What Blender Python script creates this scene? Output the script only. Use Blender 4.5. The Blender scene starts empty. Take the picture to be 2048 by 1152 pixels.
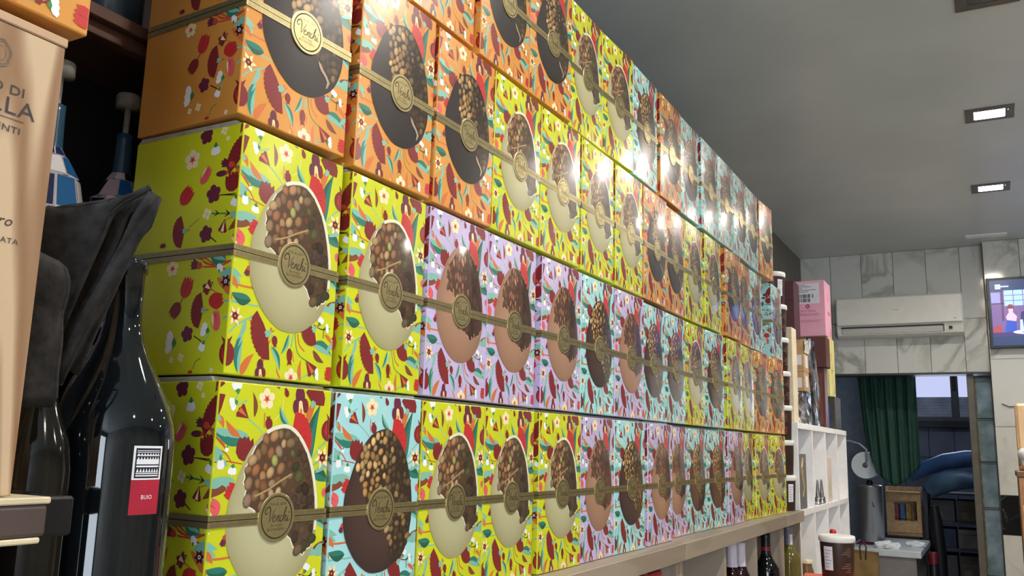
import bpy, bmesh, math, random
from mathutils import Vector, Matrix
from mathutils.geometry import tessellate_polygon

# ------------------------------------------------------------------ scene, camera, light
SC = bpy.context.scene
C = SC.collection
PI = math.pi
CAM = Vector((0.743, 0.0, 1.53))
R_ = Vector((0.87852204, 0.47708997, 0.02416975))
U_ = Vector((0.0639314, -0.16756381, 0.98378613))
F_ = Vector((-0.47340447, 0.86273259, 0.17770954))
cd = bpy.data.cameras.new('camera'); cam = bpy.data.objects.new('camera', cd); C.objects.link(cam)
cd.sensor_width = 36.0; cd.lens = 1748.3 / 2048 * 36; cd.clip_start = 0.02; cd.clip_end = 60
cam.matrix_world = Matrix(((R_.x, U_.x, -F_.x, CAM.x), (R_.y, U_.y, -F_.y, CAM.y), (R_.z, U_.z, -F_.z, CAM.z), (0, 0, 0, 1)))
SC.camera = cam
SC.view_settings.view_transform = 'Standard'; SC.view_settings.look = 'None'
SC.view_settings.gamma = 1.0; SC.view_settings.use_curve_mapping = False
SC.view_settings.exposure = -0.06
W = bpy.data.worlds.new('world'); SC.world = W; W.use_nodes = True
W.node_tree.nodes['Background'].inputs[0].default_value = (0.75, 0.83, 1.0, 1)
W.node_tree.nodes['Background'].inputs[1].default_value = 0.6

def area(name, loc, size, power, col, rot=(0, 0, 0), sizey=None, spread=PI):
    l = bpy.data.lights.new(name, 'AREA'); l.energy = power; l.color = col; l.size = size
    if sizey: l.shape = 'RECTANGLE'; l.size_y = sizey
    l.spread = spread
    o = bpy.data.objects.new(name, l); C.objects.link(o); o.location = loc; o.rotation_euler = rot
    return o
CEIL = 2.90
LAMPS = [(0.81, y, i) for i, y in ((1, 0.75), (2, 1.8), (3, 2.80), (4, 3.85), (5, 4.97))] + [(2.4, y, 10 + i) for i, y in enumerate((0.75, 2.80, 4.97))]  # the far-side row is added and unseen, there to raise the ambient light
LAMP_W = 8.6
for (x, y, i) in LAMPS:
    if i == 3: continue          # this one is switched off
    area('downlight_beam', (x, y, CEIL - 0.006), 0.10, LAMP_W, (1.0, 0.965, 0.915), sizey=0.07, spread=math.radians(154))
# daylight that comes in through the shop window behind the camera
area('window_daylight', (2.45, -2.93, 1.5), 1.9, 125.0, (0.78, 0.88, 1.0), (math.radians(90), 0, 0), 2.1)
# window of the back room
area('back_room_daylight', (0.4, 8.3, 2.0), 0.5, 8.0, (0.72, 0.8, 1.0), (math.radians(-90), 0, 0), 0.4)
# added fill light that lifts the back room, unseen above the lintel
area('back_room_fill', (0.75, 7.0, 2.86), 0.5, 9.0, (0.80, 0.87, 1.0), sizey=0.2)

# ------------------------------------------------------------------ helpers
def s2l(c): return tuple((v / 255 / 12.92) if v / 255 <= 0.04045 else ((v / 255 + 0.055) / 1.055) ** 2.4 for v in c)
def rgba(c): return (*s2l(c), 1.0)
MATS = {}
def mat(name, col=(128, 128, 128), rough=0.5, metal=0.0, spec=0.5, noise=0.0, scale=20.0, coat=0.0, bump=0.0, trans=0.0, stretch=None, col2=None, emit=None, ior=1.45, alpha=None):
    if name in MATS: return MATS[name]
    m = bpy.data.materials.new(name); m.use_nodes = True; nt = m.node_tree; b = nt.nodes['Principled BSDF']
    b.inputs['Base Color'].default_value = rgba(col); b.inputs['Roughness'].default_value = rough
    b.inputs['Metallic'].default_value = metal; b.inputs['Specular IOR Level'].default_value = spec
    b.inputs['Coat Weight'].default_value = coat; b.inputs['Coat Roughness'].default_value = 0.08
    b.inputs['Transmission Weight'].default_value = trans; b.inputs['IOR'].default_value = ior
    if emit: b.inputs['Emission Color'].default_value = rgba(emit[0]); b.inputs['Emission Strength'].default_value = emit[1]
    if noise or bump or col2:
        tc = nt.nodes.new('ShaderNodeTexCoord'); mp = nt.nodes.new('ShaderNodeMapping')
        if stretch: mp.inputs['Scale'].default_value = stretch
        nz = nt.nodes.new('ShaderNodeTexNoise'); nz.inputs['Scale'].default_value = scale; nz.inputs['Detail'].default_value = 5
        nt.links.new(tc.outputs['Object'], mp.inputs[0]); nt.links.new(mp.outputs[0], nz.inputs['Vector'])
        cr = nt.nodes.new('ShaderNodeValToRGB'); e = cr.color_ramp.elements
        c2 = col2 if col2 else tuple(max(0, v * (1 - noise)) for v in col)
        e[0].position = 0.35; e[0].color = rgba(c2); e[1].position = 0.65; e[1].color = rgba(col)
        nt.links.new(nz.outputs['Fac'], cr.inputs[0])
        if noise or col2: nt.links.new(cr.outputs[0], b.inputs['Base Color'])
        if bump:
            bp = nt.nodes.new('ShaderNodeBump'); bp.inputs['Strength'].default_value = bump; bp.inputs['Distance'].default_value = 0.002
            nt.links.new(nz.outputs['Fac'], bp.inputs['Height']); nt.links.new(bp.outputs[0], b.inputs['Normal'])
    MATS[name] = m; return m

def bowed(nt, b):
    """the slightly bowed, uneven face of a filled carton"""
    tc = nt.nodes.new('ShaderNodeTexCoord'); sp = nt.nodes.new('ShaderNodeSeparateXYZ'); nt.links.new(tc.outputs['Object'], sp.inputs[0])
    sn = nt.nodes.new('ShaderNodeSeparateXYZ'); nt.links.new(tc.outputs['Normal'], sn.inputs[0])
    cb = nt.nodes.new('ShaderNodeCombineXYZ')
    for ax, c, k in (('Y', 0.105, 0.80), ('Z', 0.15, 0.06)):
        a = nt.nodes.new('ShaderNodeMath'); a.operation = 'SUBTRACT'; a.inputs[1].default_value = c; nt.links.new(sp.outputs[ax], a.inputs[0])
        m = nt.nodes.new('ShaderNodeMath'); m.operation = 'MULTIPLY'; m.inputs[1].default_value = k; nt.links.new(a.outputs[0], m.inputs[0])
        q = nt.nodes.new('ShaderNodeMath'); q.operation = 'MULTIPLY'; nt.links.new(m.outputs[0], q.inputs[0]); nt.links.new(sn.outputs['X'], q.inputs[1])
        nt.links.new(q.outputs[0], cb.inputs[ax])
    ad = nt.nodes.new('ShaderNodeVectorMath'); ad.operation = 'ADD'; nt.links.new(tc.outputs['Normal'], ad.inputs[0]); nt.links.new(cb.outputs[0], ad.inputs[1])
    vt = nt.nodes.new('ShaderNodeVectorTransform'); vt.vector_type = 'NORMAL'; vt.convert_from = 'OBJECT'; vt.convert_to = 'WORLD'; nt.links.new(ad.outputs[0], vt.inputs[0])
    nm = nt.nodes.new('ShaderNodeVectorMath'); nm.operation = 'NORMALIZE'; nt.links.new(vt.outputs[0], nm.inputs[0]); nt.links.new(nm.outputs[0], b.inputs['Normal']); nt.links.new(nm.outputs[0], b.inputs['Coat Normal'])
    b.inputs['Coat Weight'].default_value = 0.45; b.inputs['Coat Roughness'].default_value = 0.2
def mat_print(name, rough=0.2, spec=0.5, coat=0.0, bow=False):
    m = bpy.data.materials.new(name); m.use_nodes = True; nt = m.node_tree; b = nt.nodes['Principled BSDF']
    if bow: bowed(nt, b)
    a = nt.nodes.new('ShaderNodeAttribute'); a.attribute_name = 'Col'
    nt.links.new(a.outputs['Color'], b.inputs['Base Color'])
    b.inputs['Roughness'].default_value = rough; b.inputs['Specular IOR Level'].default_value = spec
    MATS[name] = m; return m

def mat_wood(name, light, dark, axis='z', rough=0.45, rings=9.0, dist=3.0, fine=0.5):
    m = bpy.data.materials.new(name); m.use_nodes = True; nt = m.node_tree; b = nt.nodes['Principled BSDF']
    tc = nt.nodes.new('ShaderNodeTexCoord'); mp = nt.nodes.new('ShaderNodeMapping')
    st = {'x': (0.12, 1, 1), 'y': (1, 0.12, 1), 'z': (1, 1, 0.12)}[axis]
    mp.inputs['Scale'].default_value = st
    n1 = nt.nodes.new('ShaderNodeTexNoise'); n1.inputs['Scale'].default_value = rings; n1.inputs['Detail'].default_value = 1.5
    ma = nt.nodes.new('ShaderNodeMath'); ma.operation = 'MULTIPLY'; ma.inputs[1].default_value = dist * 14
    sn = nt.nodes.new('ShaderNodeMath'); sn.operation = 'SINE'
    n2 = nt.nodes.new('ShaderNodeTexNoise'); n2.inputs['Scale'].default_value = 260; n2.inputs['Detail'].default_value = 3
    mx = nt.nodes.new('ShaderNodeMath'); mx.operation = 'MULTIPLY_ADD'; mx.inputs[1].default_value = fine; 
    cr = nt.nodes.new('ShaderNodeValToRGB'); cr.color_ramp.elements[0].position = 0.0; cr.color_ramp.elements[0].color = rgba(dark)
    cr.color_ramp.elements[1].position = 0.75; cr.color_ramp.elements[1].color = rgba(light)
    mr = nt.nodes.new('ShaderNodeMapRange'); mr.inputs[1].default_value = -1.0; mr.inputs[2].default_value = 1.2
    for a_, b_ in ((tc.outputs['Object'], mp.inputs[0]), (mp.outputs[0], n1.inputs['Vector']), (mp.outputs[0], n2.inputs['Vector']), (n1.outputs['Fac'], ma.inputs[0]), (ma.outputs[0], sn.inputs[0]), (n2.outputs['Fac'], mx.inputs[0]), (sn.outputs[0], mx.inputs[2]), (mx.outputs[0], mr.inputs[0]), (mr.outputs[0], cr.inputs[0]), (cr.outputs[0], b.inputs['Base Color'])):
        nt.links.new(a_, b_)
    b.inputs['Roughness'].default_value = rough
    MATS[name] = m; return m

def mat_marble(name, base, vein, rough=0.12, scale=2.2, sharp=0.06):
    m = bpy.data.materials.new(name); m.use_nodes = True; nt = m.node_tree; b = nt.nodes['Principled BSDF']
    tc = nt.nodes.new('ShaderNodeTexCoord'); oi = nt.nodes.new('ShaderNodeObjectInfo')
    ad = nt.nodes.new('ShaderNodeVectorMath'); ad.operation = 'ADD'
    sc = nt.nodes.new('ShaderNodeVectorMath'); sc.operation = 'SCALE'; sc.inputs['Scale'].default_value = 3.1
    cb = nt.nodes.new('ShaderNodeCombineXYZ')
    for i in range(3): nt.links.new(oi.outputs['Random'], cb.inputs[i])
    nt.links.new(cb.outputs[0], sc.inputs[0]); nt.links.new(tc.outputs['Object'], ad.inputs[0]); nt.links.new(sc.outputs[0], ad.inputs[1])
    n1 = nt.nodes.new('ShaderNodeTexNoise'); n1.inputs['Scale'].default_value = scale; n1.inputs['Detail'].default_value = 9; n1.inputs['Distortion'].default_value = 1.2
    nt.links.new(ad.outputs[0], n1.inputs['Vector'])
    s1 = nt.nodes.new('ShaderNodeMath'); s1.operation = 'SUBTRACT'; s1.inputs[1].default_value = 0.5
    s2 = nt.nodes.new('ShaderNodeMath'); s2.operation = 'ABSOLUTE'
    mr = nt.nodes.new('ShaderNodeMapRange'); mr.inputs[1].default_value = 0.0; mr.inputs[2].default_value = sharp; mr.inputs[3].default_value = 1.0; mr.inputs[4].default_value = 0.0
    n2 = nt.nodes.new('ShaderNodeTexNoise'); n2.inputs['Scale'].default_value = scale * 0.7
    nt.links.new(ad.outputs[0], n2.inputs['Vector'])
    m2 = nt.nodes.new('ShaderNodeMapRange'); m2.inputs[1].default_value = 0.42; m2.inputs[2].default_value = 0.62
    mm = nt.nodes.new('ShaderNodeMath'); mm.operation = 'MULTIPLY'
    mix = nt.nodes.new('ShaderNodeMix'); mix.data_type = 'RGBA'; mix.inputs[6].default_value = rgba(base); mix.inputs[7].default_value = rgba(vein)
    nt.links.new(n1.outputs['Fac'], s1.inputs[0]); nt.links.new(s1.outputs[0], s2.inputs[0]); nt.links.new(s2.outputs[0], mr.inputs[0])
    nt.links.new(n2.outputs['Fac'], m2.inputs[0]); nt.links.new(mr.outputs[0], mm.inputs[0]); nt.links.new(m2.outputs[0], mm.inputs[1])
    nt.links.new(mm.outputs[0], mix.inputs[0]); nt.links.new(mix.outputs[2], b.inputs['Base Color'])
    b.inputs['Roughness'].default_value = rough
    MATS[name] = m; return m

def tag(o, label=None, cat=None, group=None, kind=None):
    if label: o['label'] = label
    if cat: o['category'] = cat
    if group: o['group'] = group
    if kind: o['kind'] = kind
    return o
def empty(name, loc=(0, 0, 0), rz=0.0, label=None, cat=None, group=None):
    o = bpy.data.objects.new(name, None); C.objects.link(o); o.location = loc; o.rotation_euler = (0, 0, rz); o.empty_display_size = 0.05
    return tag(o, label, cat, group)
def link(name, me, parent=None, loc=None, rot=None):
    o = bpy.data.objects.new(name, me); C.objects.link(o)
    if parent: o.parent = parent
    if loc: o.location = loc
    if rot: o.rotation_euler = rot
    return o
class MB:
    """collects geometry and links it as one mesh object"""
    def __init__(s): s.v = []; s.f = []; s.mi = []; s.sm = []
    def add(s, vs, fs, mi=0, smooth=False):
        n = len(s.v); s.v += [tuple(p) for p in vs]
        for f in fs: s.f.append(tuple(i + n for i in f)); s.mi.append(mi); s.sm.append(smooth)
        return s
    def box(s, lo, hi, mi=0, bev=0.0, seg=1):
        if bev <= 0:
            x0, y0, z0 = lo; x1, y1, z1 = hi
            return s.add([(x0, y0, z0), (x1, y0, z0), (x1, y1, z0), (x0, y1, z0), (x0, y0, z1), (x1, y0, z1), (x1, y1, z1), (x0, y1, z1)],
                         [(0, 3, 2, 1), (4, 5, 6, 7), (0, 1, 5, 4), (1, 2, 6, 5), (2, 3, 7, 6), (3, 0, 4, 7)], mi)
        bm = bmesh.new(); bmesh.ops.create_cube(bm, size=1)
        for v in bm.verts: v.co = Vector([(lo[i] + hi[i]) / 2 + v.co[i] * (hi[i] - lo[i]) for i in range(3)])
        bmesh.ops.bevel(bm, geom=bm.edges[:], offset=bev, segments=seg, profile=0.5, affect='EDGES')
        bm.verts.index_update()
        s.add([v.co for v in bm.verts], [[v.index for v in f.verts] for f in bm.faces], mi); bm.free(); return s
    def lathe(s, prof, n=24, c=(0, 0, 0), mi=0, smooth=True, cap=True):
        vs = []; fs = []
        for r, z in prof:
            for k in range(n):
                a = 2 * PI * k / n; vs.append((c[0] + r * math.cos(a), c[1] + r * math.sin(a), c[2] + z))
        for j in range(len(prof) - 1):
            for k in range(n):
                a, b = j * n + k, j * n + (k + 1) % n; fs.append((a, b, b + n, a + n))
        s.add(vs, fs, mi, smooth)
        if cap:
            s.add(vs[:n], [tuple(range(n))[::-1]], mi); s.add(vs[-n:], [tuple(range(n))], mi)
        return s
    def tube(s, pts, r, n=8, mi=0, cap=True):
        pts = [Vector(p) for p in pts]; vs = []; fs = []
        rr = r if isinstance(r, (list, tuple)) else [r] * len(pts)
        up = Vector((0.13, 0.21, 0.97))
        for i, p in enumerate(pts):
            t = (pts[min(i + 1, len(pts) - 1)] - pts[max(i - 1, 0)]).normalized()
            a = t.cross(up)
            if a.length < 1e-3: a = t.cross(Vector((1, 0, 0)))
            a.normalize(); b = t.cross(a)
            for k in range(n):
                g = 2 * PI * k / n; vs.append(p + (a * math.cos(g) + b * math.sin(g)) * rr[i])
        for i in range(len(pts) - 1):
            for k in range(n):
                q, w = i * n + k, i * n + (k + 1) % n; fs.append((q, w, w + n, q + n))
        s.add(vs, fs, mi, True)
        if cap: s.add(vs[:n], [tuple(range(n))[::-1]], mi); s.add(vs[-n:], [tuple(range(n))], mi)
        return s
    def mesh(s, name, mats):
        me = bpy.data.meshes.new(name); me.from_pydata(s.v, [], s.f)
        for m in (mats if isinstance(mats, (list, tuple)) else [mats]): me.materials.append(m)
        me.polygons.foreach_set('material_index', s.mi); me.polygons.foreach_set('use_smooth', s.sm); me.update(); return me
    def build(s, name, mats, parent=None, loc=None, rot=None):
        return link(name, s.mesh(name, mats), parent, loc, rot)
def struct(name, mb, m, parent=None):
    o = mb.build(name, m, parent)
    if parent is None: o['kind'] = 'structure'
    return o
def catmull(p, n=8, closed=False):
    P = [Vector((a[0], a[1], 0)) for a in p]; out = []; N = len(P)
    rng = range(N) if closed else range(N - 1)
    for i in rng:
        if closed: a, b, c, d = P[i - 1], P[i], P[(i + 1) % N], P[(i + 2) % N]
        else: a, b, c, d = P[max(i - 1, 0)], P[i], P[i + 1], P[min(i + 2, N - 1)]
        for k in range(n):
            t = k / n
            q = 0.5 * (2 * b + (c - a) * t + (2 * a - 5 * b + 4 * c - d) * t * t + (3 * b - a - 3 * c + d) * t ** 3)
            out.append((q.x, q.y))
    if not closed: out.append((P[-1].x, P[-1].y))
    return out
def stroke(pts, wd):
    """outline of a line of varying width as a list of quads"""
    out = []; L = []; n = len(pts)
    for i, p in enumerate(pts):
        a = pts[max(i - 1, 0)]; b = pts[min(i + 1, n - 1)]; dx, dy = b[0] - a[0], b[1] - a[1]; l = math.hypot(dx, dy) or 1
        w = (wd[i] if isinstance(wd, list) else wd) / 2; L.append(((p[0] - dy / l * w, p[1] + dx / l * w), (p[0] + dy / l * w, p[1] - dx / l * w)))
    for i in range(n - 1): out.append([L[i][0], L[i][1], L[i + 1][1], L[i + 1][0]])
    return out
def text_mesh(body, size, ax='LEFT', sx=1.0, shear=0.0):
    """built-in vector lettering as flat polygons (list of verts, list of faces)"""
    cu = bpy.data.curves.new('t', 'FONT'); cu.body = body; cu.size = size; cu.align_x = ax; cu.shear = shear; cu.resolution_u = 3; cu.space_character = 1.08
    o = bpy.data.objects.new('t', cu); C.objects.link(o)
    dg = bpy.context.evaluated_depsgraph_get(); me = bpy.data.meshes.new_from_object(o.evaluated_get(dg))
    vs = [(v.co.x * sx, v.co.y) for v in me.vertices]; fs = [tuple(p.vertices) for p in me.polygons]
    bpy.data.objects.remove(o); bpy.data.curves.remove(cu); bpy.data.meshes.remove(me)
    return vs, fs
def text_obj(name, body, size, origin, xdir, ydir, m, parent, ax='CENTER', sx=1.0, shear=0.0, col=None):
    vs, fs = text_mesh(body, size, ax, sx, shear); o_, X, Y = Vector(origin), Vector(xdir), Vector(ydir)
    mb = MB(); mb.add([o_ + X * a + Y * b for a, b in vs], fs); return mb.build(name, m, parent)

# ------------------------------------------------------------------ materials
ceil_m = mat('ceiling_paint', (212, 222, 224), 0.33, noise=0.05, scale=2.0)
wall_m = mat('wall_paint', (120, 118, 112), 0.6, noise=0.06, scale=3)
dark_wall = mat('alcove_paint', (60, 52, 46), 0.7, noise=0.1, scale=4)
floor_m = mat('floor_tiles', (164, 154, 142), 0.35, noise=0.15, scale=3)
marble = mat_marble('white_marble', (216, 216, 210), (164, 168, 156), 0.10, 2.8, 0.07)
black_marble = mat_marble('black_marble', (26, 28, 30), (120, 122, 120), 0.15, 5.0, 0.02)
grout = mat('grout', (110, 110, 104), 0.8, noise=0.1)
oak = mat_wood('greige_oak', (152, 139, 121), (132, 118, 101), 'y', 0.5, 14, 1.0, 0.9)
oak_v = mat_wood('greige_oak_upright', (154, 141, 124), (134, 121, 104), 'z', 0.5, 14, 1.0, 0.9)
pine = mat_wood('pine_board', (200, 172, 138), (138, 100, 66), 'z', 0.6, 16, 2.6, 0.2)
pine_y = mat_wood('pine_edge', (196, 160, 126), (172, 138, 106), 'y', 0.55, 8, 2.0, 0.5)
walnut = mat_wood('walnut_board', (88, 58, 46), (66, 42, 34), 'y', 0.5, 12, 1.2, 0.6)
white_lam = mat('white_laminate', (244, 241, 238), 0.4, noise=0.03)
prints = mat_print('printed_card', 0.38, 0.5, bow=True)
varnish = mat_print('spot_varnished_print', 0.3, 0.5, bow=True)
vb = varnish.node_tree.nodes['Principled BSDF']; vb.inputs['Coat Weight'].default_value = 1.0; vb.inputs['Coat Roughness'].default_value = 0.085
ink = mat('dark_ink', (66, 58, 58), 0.7, noise=0.1, scale=200)
olive_ink = mat('olive_ink', (62, 56, 30), 0.5, noise=0.1, scale=200)
foil = mat('gold_foil', (200, 184, 134), 0.31, metal=0.85, noise=0.06, scale=120)
foil_line = mat('foil_line', (70, 62, 38), 0.45, metal=0.5, noise=0.1, scale=100)
greyboard = mat('grey_board', (176, 172, 160), 0.7, noise=0.1, scale=60)
KINDS = {'y': ((206, 213, 28), 'yellow'), 'o': ((216, 148, 64), 'orange'), 'c': ((166, 220, 222), 'pale blue'), 'l': ((196, 182, 220), 'lilac')}
CARD = {k: mat(v[1].replace(' ', '_') + '_card', v[0], 0.38, spec=0.5, noise=0.03, scale=8) for k, v in KINDS.items()}
for m_ in CARD.values(): bowed(m_.node_tree, m_.node_tree.nodes['Principled BSDF'])

# ------------------------------------------------------------------ the room
XW, XE, YS, YB = -0.40, 3.6, -3.0, 6.37
struct('floor', MB().box((XW - .1, YS - .1, -0.1), (XE + .1, 9.2, 0)), floor_m)
struct('ceiling', MB().box((XW - .1, YS - .1, CEIL), (XE + .1, 9.2, CEIL + .1)), ceil_m)
struct('wall_left', MB().box((XW - .1, YS, 0), (XW, 9.2, CEIL)), wall_m)
struct('wall_right', MB().box((XE, YS, 0), (XE + .1, 9.2, CEIL)), mat('far_side_paint', (184, 180, 172), 0.6, noise=0.2, scale=1.5))
wf = MB(); wf.box((XW, YS - .1, 0), (1.45, YS, CEIL)); wf.box((3.45, YS - .1, 0), (XE, YS, CEIL)); wf.box((1.45, YS - .1, 2.6), (3.45, YS, CEIL)); wf.box((1.45, YS - .1, 0), (3.45, YS, 0.4))
struct('wall_front', wf, wall_m)
# back wall: core, doorway to the back room, marble tiles
DX0, DX1, DZ = -0.32, 0.75, 2.07
wb = MB(); wb.box((DX0, YB + .012, DZ), (XE, YB + .14, CEIL)); wb.box((XW, YB + .012, 0), (DX0, YB + .14, CEIL)); wb.box((DX1, YB + .012, 0), (XE, YB + .14, DZ))
wall_back = struct('wall_back', wb, grout)
pier = struct('wall_pier', MB().box((0.752, 6.272, 0), (1.75, YB + .012, CEIL)), grout)
def tile(parent, lo, hi, m):
    return MB().box(lo, hi, 0, 0.002).build('tile', m, parent)
TW = 0.203
for (z0, z1) in ((DZ, 2.42), (2.42, CEIL)):
    x = -0.40; 
    while x < 0.74:
        x1 = min(x + TW, 0.752)
        tile(wall_back, (x + .0012, YB + random.Random(x).uniform(0, .0015), z0 + .001), (x1 - .0012, YB + .013, z1 - .001), marble); x = x1
for (z0, z1, m) in ((0.0, 0.66, marble), (0.66, 1.07, marble), (1.07, 1.305, black_marble), (1.305, 1.72, marble), (1.72, 2.14, marble), (2.14, 2.52, marble), (2.52, CEIL, marble)):
    x = 0.753
    while x < 1.75:
        x1 = min(x + TW, 1.75)
        tile(pier, (x + .0012, 6.26 + random.Random(x + z0).uniform(0, .0015), z0 + .001), (x1 - .0012, 6.2725, z1 - .001), m); x = x1
# door frame lintel strip
struct('trim_1', MB().box((DX0, YB - .006, DZ - .012), (DX1, YB + .15, DZ)), mat('dark_metal_trim', (58, 60, 58), 0.45, noise=0.1))
# back room shell
blue_tile = mat('blue_grey_tile', (104, 112, 132), 0.25, noise=0.12, scale=6)
br = MB(); br.box((XW, 8.6, 0), (0.12, 8.72, CEIL)); br.box((0.66, 8.6, 0), (1.6, 8.72, CEIL)); br.box((0.12, 8.6, 2.32), (0.66, 8.72, CEIL)); br.box((0.12, 8.6, 0), (0.66, 8.72, 1.83))
wall_back_room = struct('wall_back_room', br, mat('grey_grout', (70, 74, 84), 0.7, noise=0.1))
for i in range(6):
    for j in range(4):
        x = -0.36 + i * 0.20; z = 0.62 + j * 0.30
        MB().box((x + .002, 8.59, z + .002), (x + .198, 8.602, z + .298), 0, .002).build('tile', blue_tile, wall_back_room)
struct('wall_back_room_right', MB().box((1.6, YB + .14, 0), (1.7, 9.2, CEIL)), mat('grey_blue_paint', (92, 98, 110), 0.6, noise=0.1))
# back room window: frame, frosted pane, lowered blind
w1 = empty('window_1', (0, 0, 0)); w1['kind'] = 'structure'
grey_frame = mat('grey_window_frame', (84, 86, 92), 0.4, noise=0.08)
pane_m = mat('frosted_pane_daylight', (190, 196, 232), 0.5, emit=((196, 202, 238), 0.95), noise=0.05, scale=14)
blind_m = mat('grey_roller_blind', (176, 182, 202), 0.6, noise=0.15, scale=10)
for (a, b) in ((0.16, 0.435), (0.495, 0.62)):
    MB().box((a, 8.605, 2.04), (b, 8.615, 2.30)).build('window_pane', pane_m, w1)
    mb = MB(); n = 7
    for i in range(n): mb.box((a, 8.600, 1.87 + i * .025), (b, 8.612, 1.87 + i * .025 + .0246), 0, .002)
    mb.build('roller_blind', blind_m, w1)
mb = MB(); mb.box((0.12, 8.585, 1.83), (0.66, 8.63, 1.87), 0, .004); mb.box((0.12, 8.585, 2.30), (0.66, 8.63, 2.33), 0, .004)
for (a, b) in ((0.12, 0.16), (0.435, 0.495), (0.62, 0.66)): mb.box((a, 8.588, 1.84), (b, 8.63, 2.32), 0, .004)
mb.build('window_frame', grey_frame, w1)
MB().box((0.448, 8.575, 2.10), (0.478, 8.59, 2.24), 0, .004).build('window_handle', mat('black_handle', (26, 26, 28), 0.4, noise=0.1), w1)
MB().box((0.10, 8.54, 1.775), (0.70, 8.60, 1.83), 0, .004).build('window_sill', mat('dark_sill', (40, 42, 48), 0.4, noise=0.1), w1)
# folded glazed door at the right edge of the opening
d1 = empty('door_1', (0.64, 6.44, 0)); d1['kind'] = 'structure'
stile_m = mat('grey_brown_metal', (112, 106, 94), 0.45, noise=0.1)
MB().box((-0.03, -0.03, 0), (0.012, 0.03, DZ - .014), 0, .003).build('door_stile', stile_m, d1)
glass_m = mat('wired_glass', (150, 170, 186), 0.12, noise=0.22, scale=9, spec=0.6, col2=(104, 128, 134))
tape_m = mat('yellowed_putty', (128, 128, 84), 0.6, noise=0.3, scale=40)
zz = [0.03, 0.42, 0.80, 1.215, 1.50, 1.775, 2.04]
for a, b in zip(zz[:-1], zz[1:]):
    MB().box((0.016, 0.012, a + .006), (0.108, 0.020, b - .006)).build('door_pane', glass_m, d1)
    MB().box((0.012, 0.006, b - .007), (0.110, 0.024, b)).build('door_rail', stile_m, d1)
    MB().box((0.013, 0.008, a + .006), (0.022, 0.013, b - .006)).build('putty_strip', tape_m, d1)
# recessed ceiling downlights
lamp_glow = mat('lamp_glow', (255, 244, 224), 0.5, emit=((255, 244, 226), 260.0))
lamp_off = mat('unlit_lamp_glass', (70, 76, 84), 0.2, noise=0.1)
lamp_frame = mat('brushed_grey_frame', (104, 98, 92), 0.4, metal=0.3, noise=0.1)
names = ['third from the back wall', 'second from the back wall', 'nearest the back wall']
for (x, y, i) in LAMPS:
    lab = {3: 'unlit grey ceiling downlight cut off by the top edge of the photo', 4: 'lit square ceiling downlight, larger and higher of the two in full view', 5: 'lit square ceiling downlight nearest the marble back wall, the lower lit one'}.get(i, 'lit square ceiling downlight behind the viewer, outside the photo')
    if i in (1, 2): lab = 'lit ceiling downlight above the gift boxes, outside the photo, %s from the viewer' % ('first' if i == 1 else 'second')
    if i >= 10: lab = 'added ceiling downlight filling the room from the far side, out of view, %s' % ('nearest the street', 'in the middle', 'nearest the back wall')[i - 10]
    f = empty('ceiling_light', (x, y, CEIL), 0, lab, 'ceiling light', 'recessed downlights')
    mb = MB(); a, b, c, d = .088, .075, .055, .045
    for lo, hi in (((-a, -b), (-c, b)), ((c, -b), (a, b)), ((-c, -b), (c, -d)), ((-c, d), (c, b))):
        mb.box((lo[0], lo[1], -.006), (hi[0], hi[1], 0.0), 0)
    mb.build('lamp_frame', lamp_frame, f)
    MB().box((-c, -d, -.004), (c, d, -.0005)).build('lamp_panel', lamp_off if i == 3 else lamp_glow, f)
    mb = MB(); mb.lathe([(.004, -.010), (.004, -.006)], 8, (c + .014, -d + .006, 0)); mb.build('screw', lamp_frame, f)
v = empty('ceiling_vent', (0.78, 6.08, CEIL), 0, 'flat pale ceiling air grille close to the back wall', 'vent')
mb = MB(); mb.box((-.115, -.035, -.008), (.115, -.027, 0)); mb.box((-.115, .027, -.008), (.115, .035, 0)); mb.box((-.115, -.027, -.008), (-.107, .027, 0)); mb.box((.107, -.027, -.008), (.115, .027, 0)); mb.build('vent_frame', white_lam, v)
for k in range(4): MB().box((-.107, -.022 + k * .0125, -.007), (.107, -.015 + k * .0125, -.001)).build('slat', white_lam, v)

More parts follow.
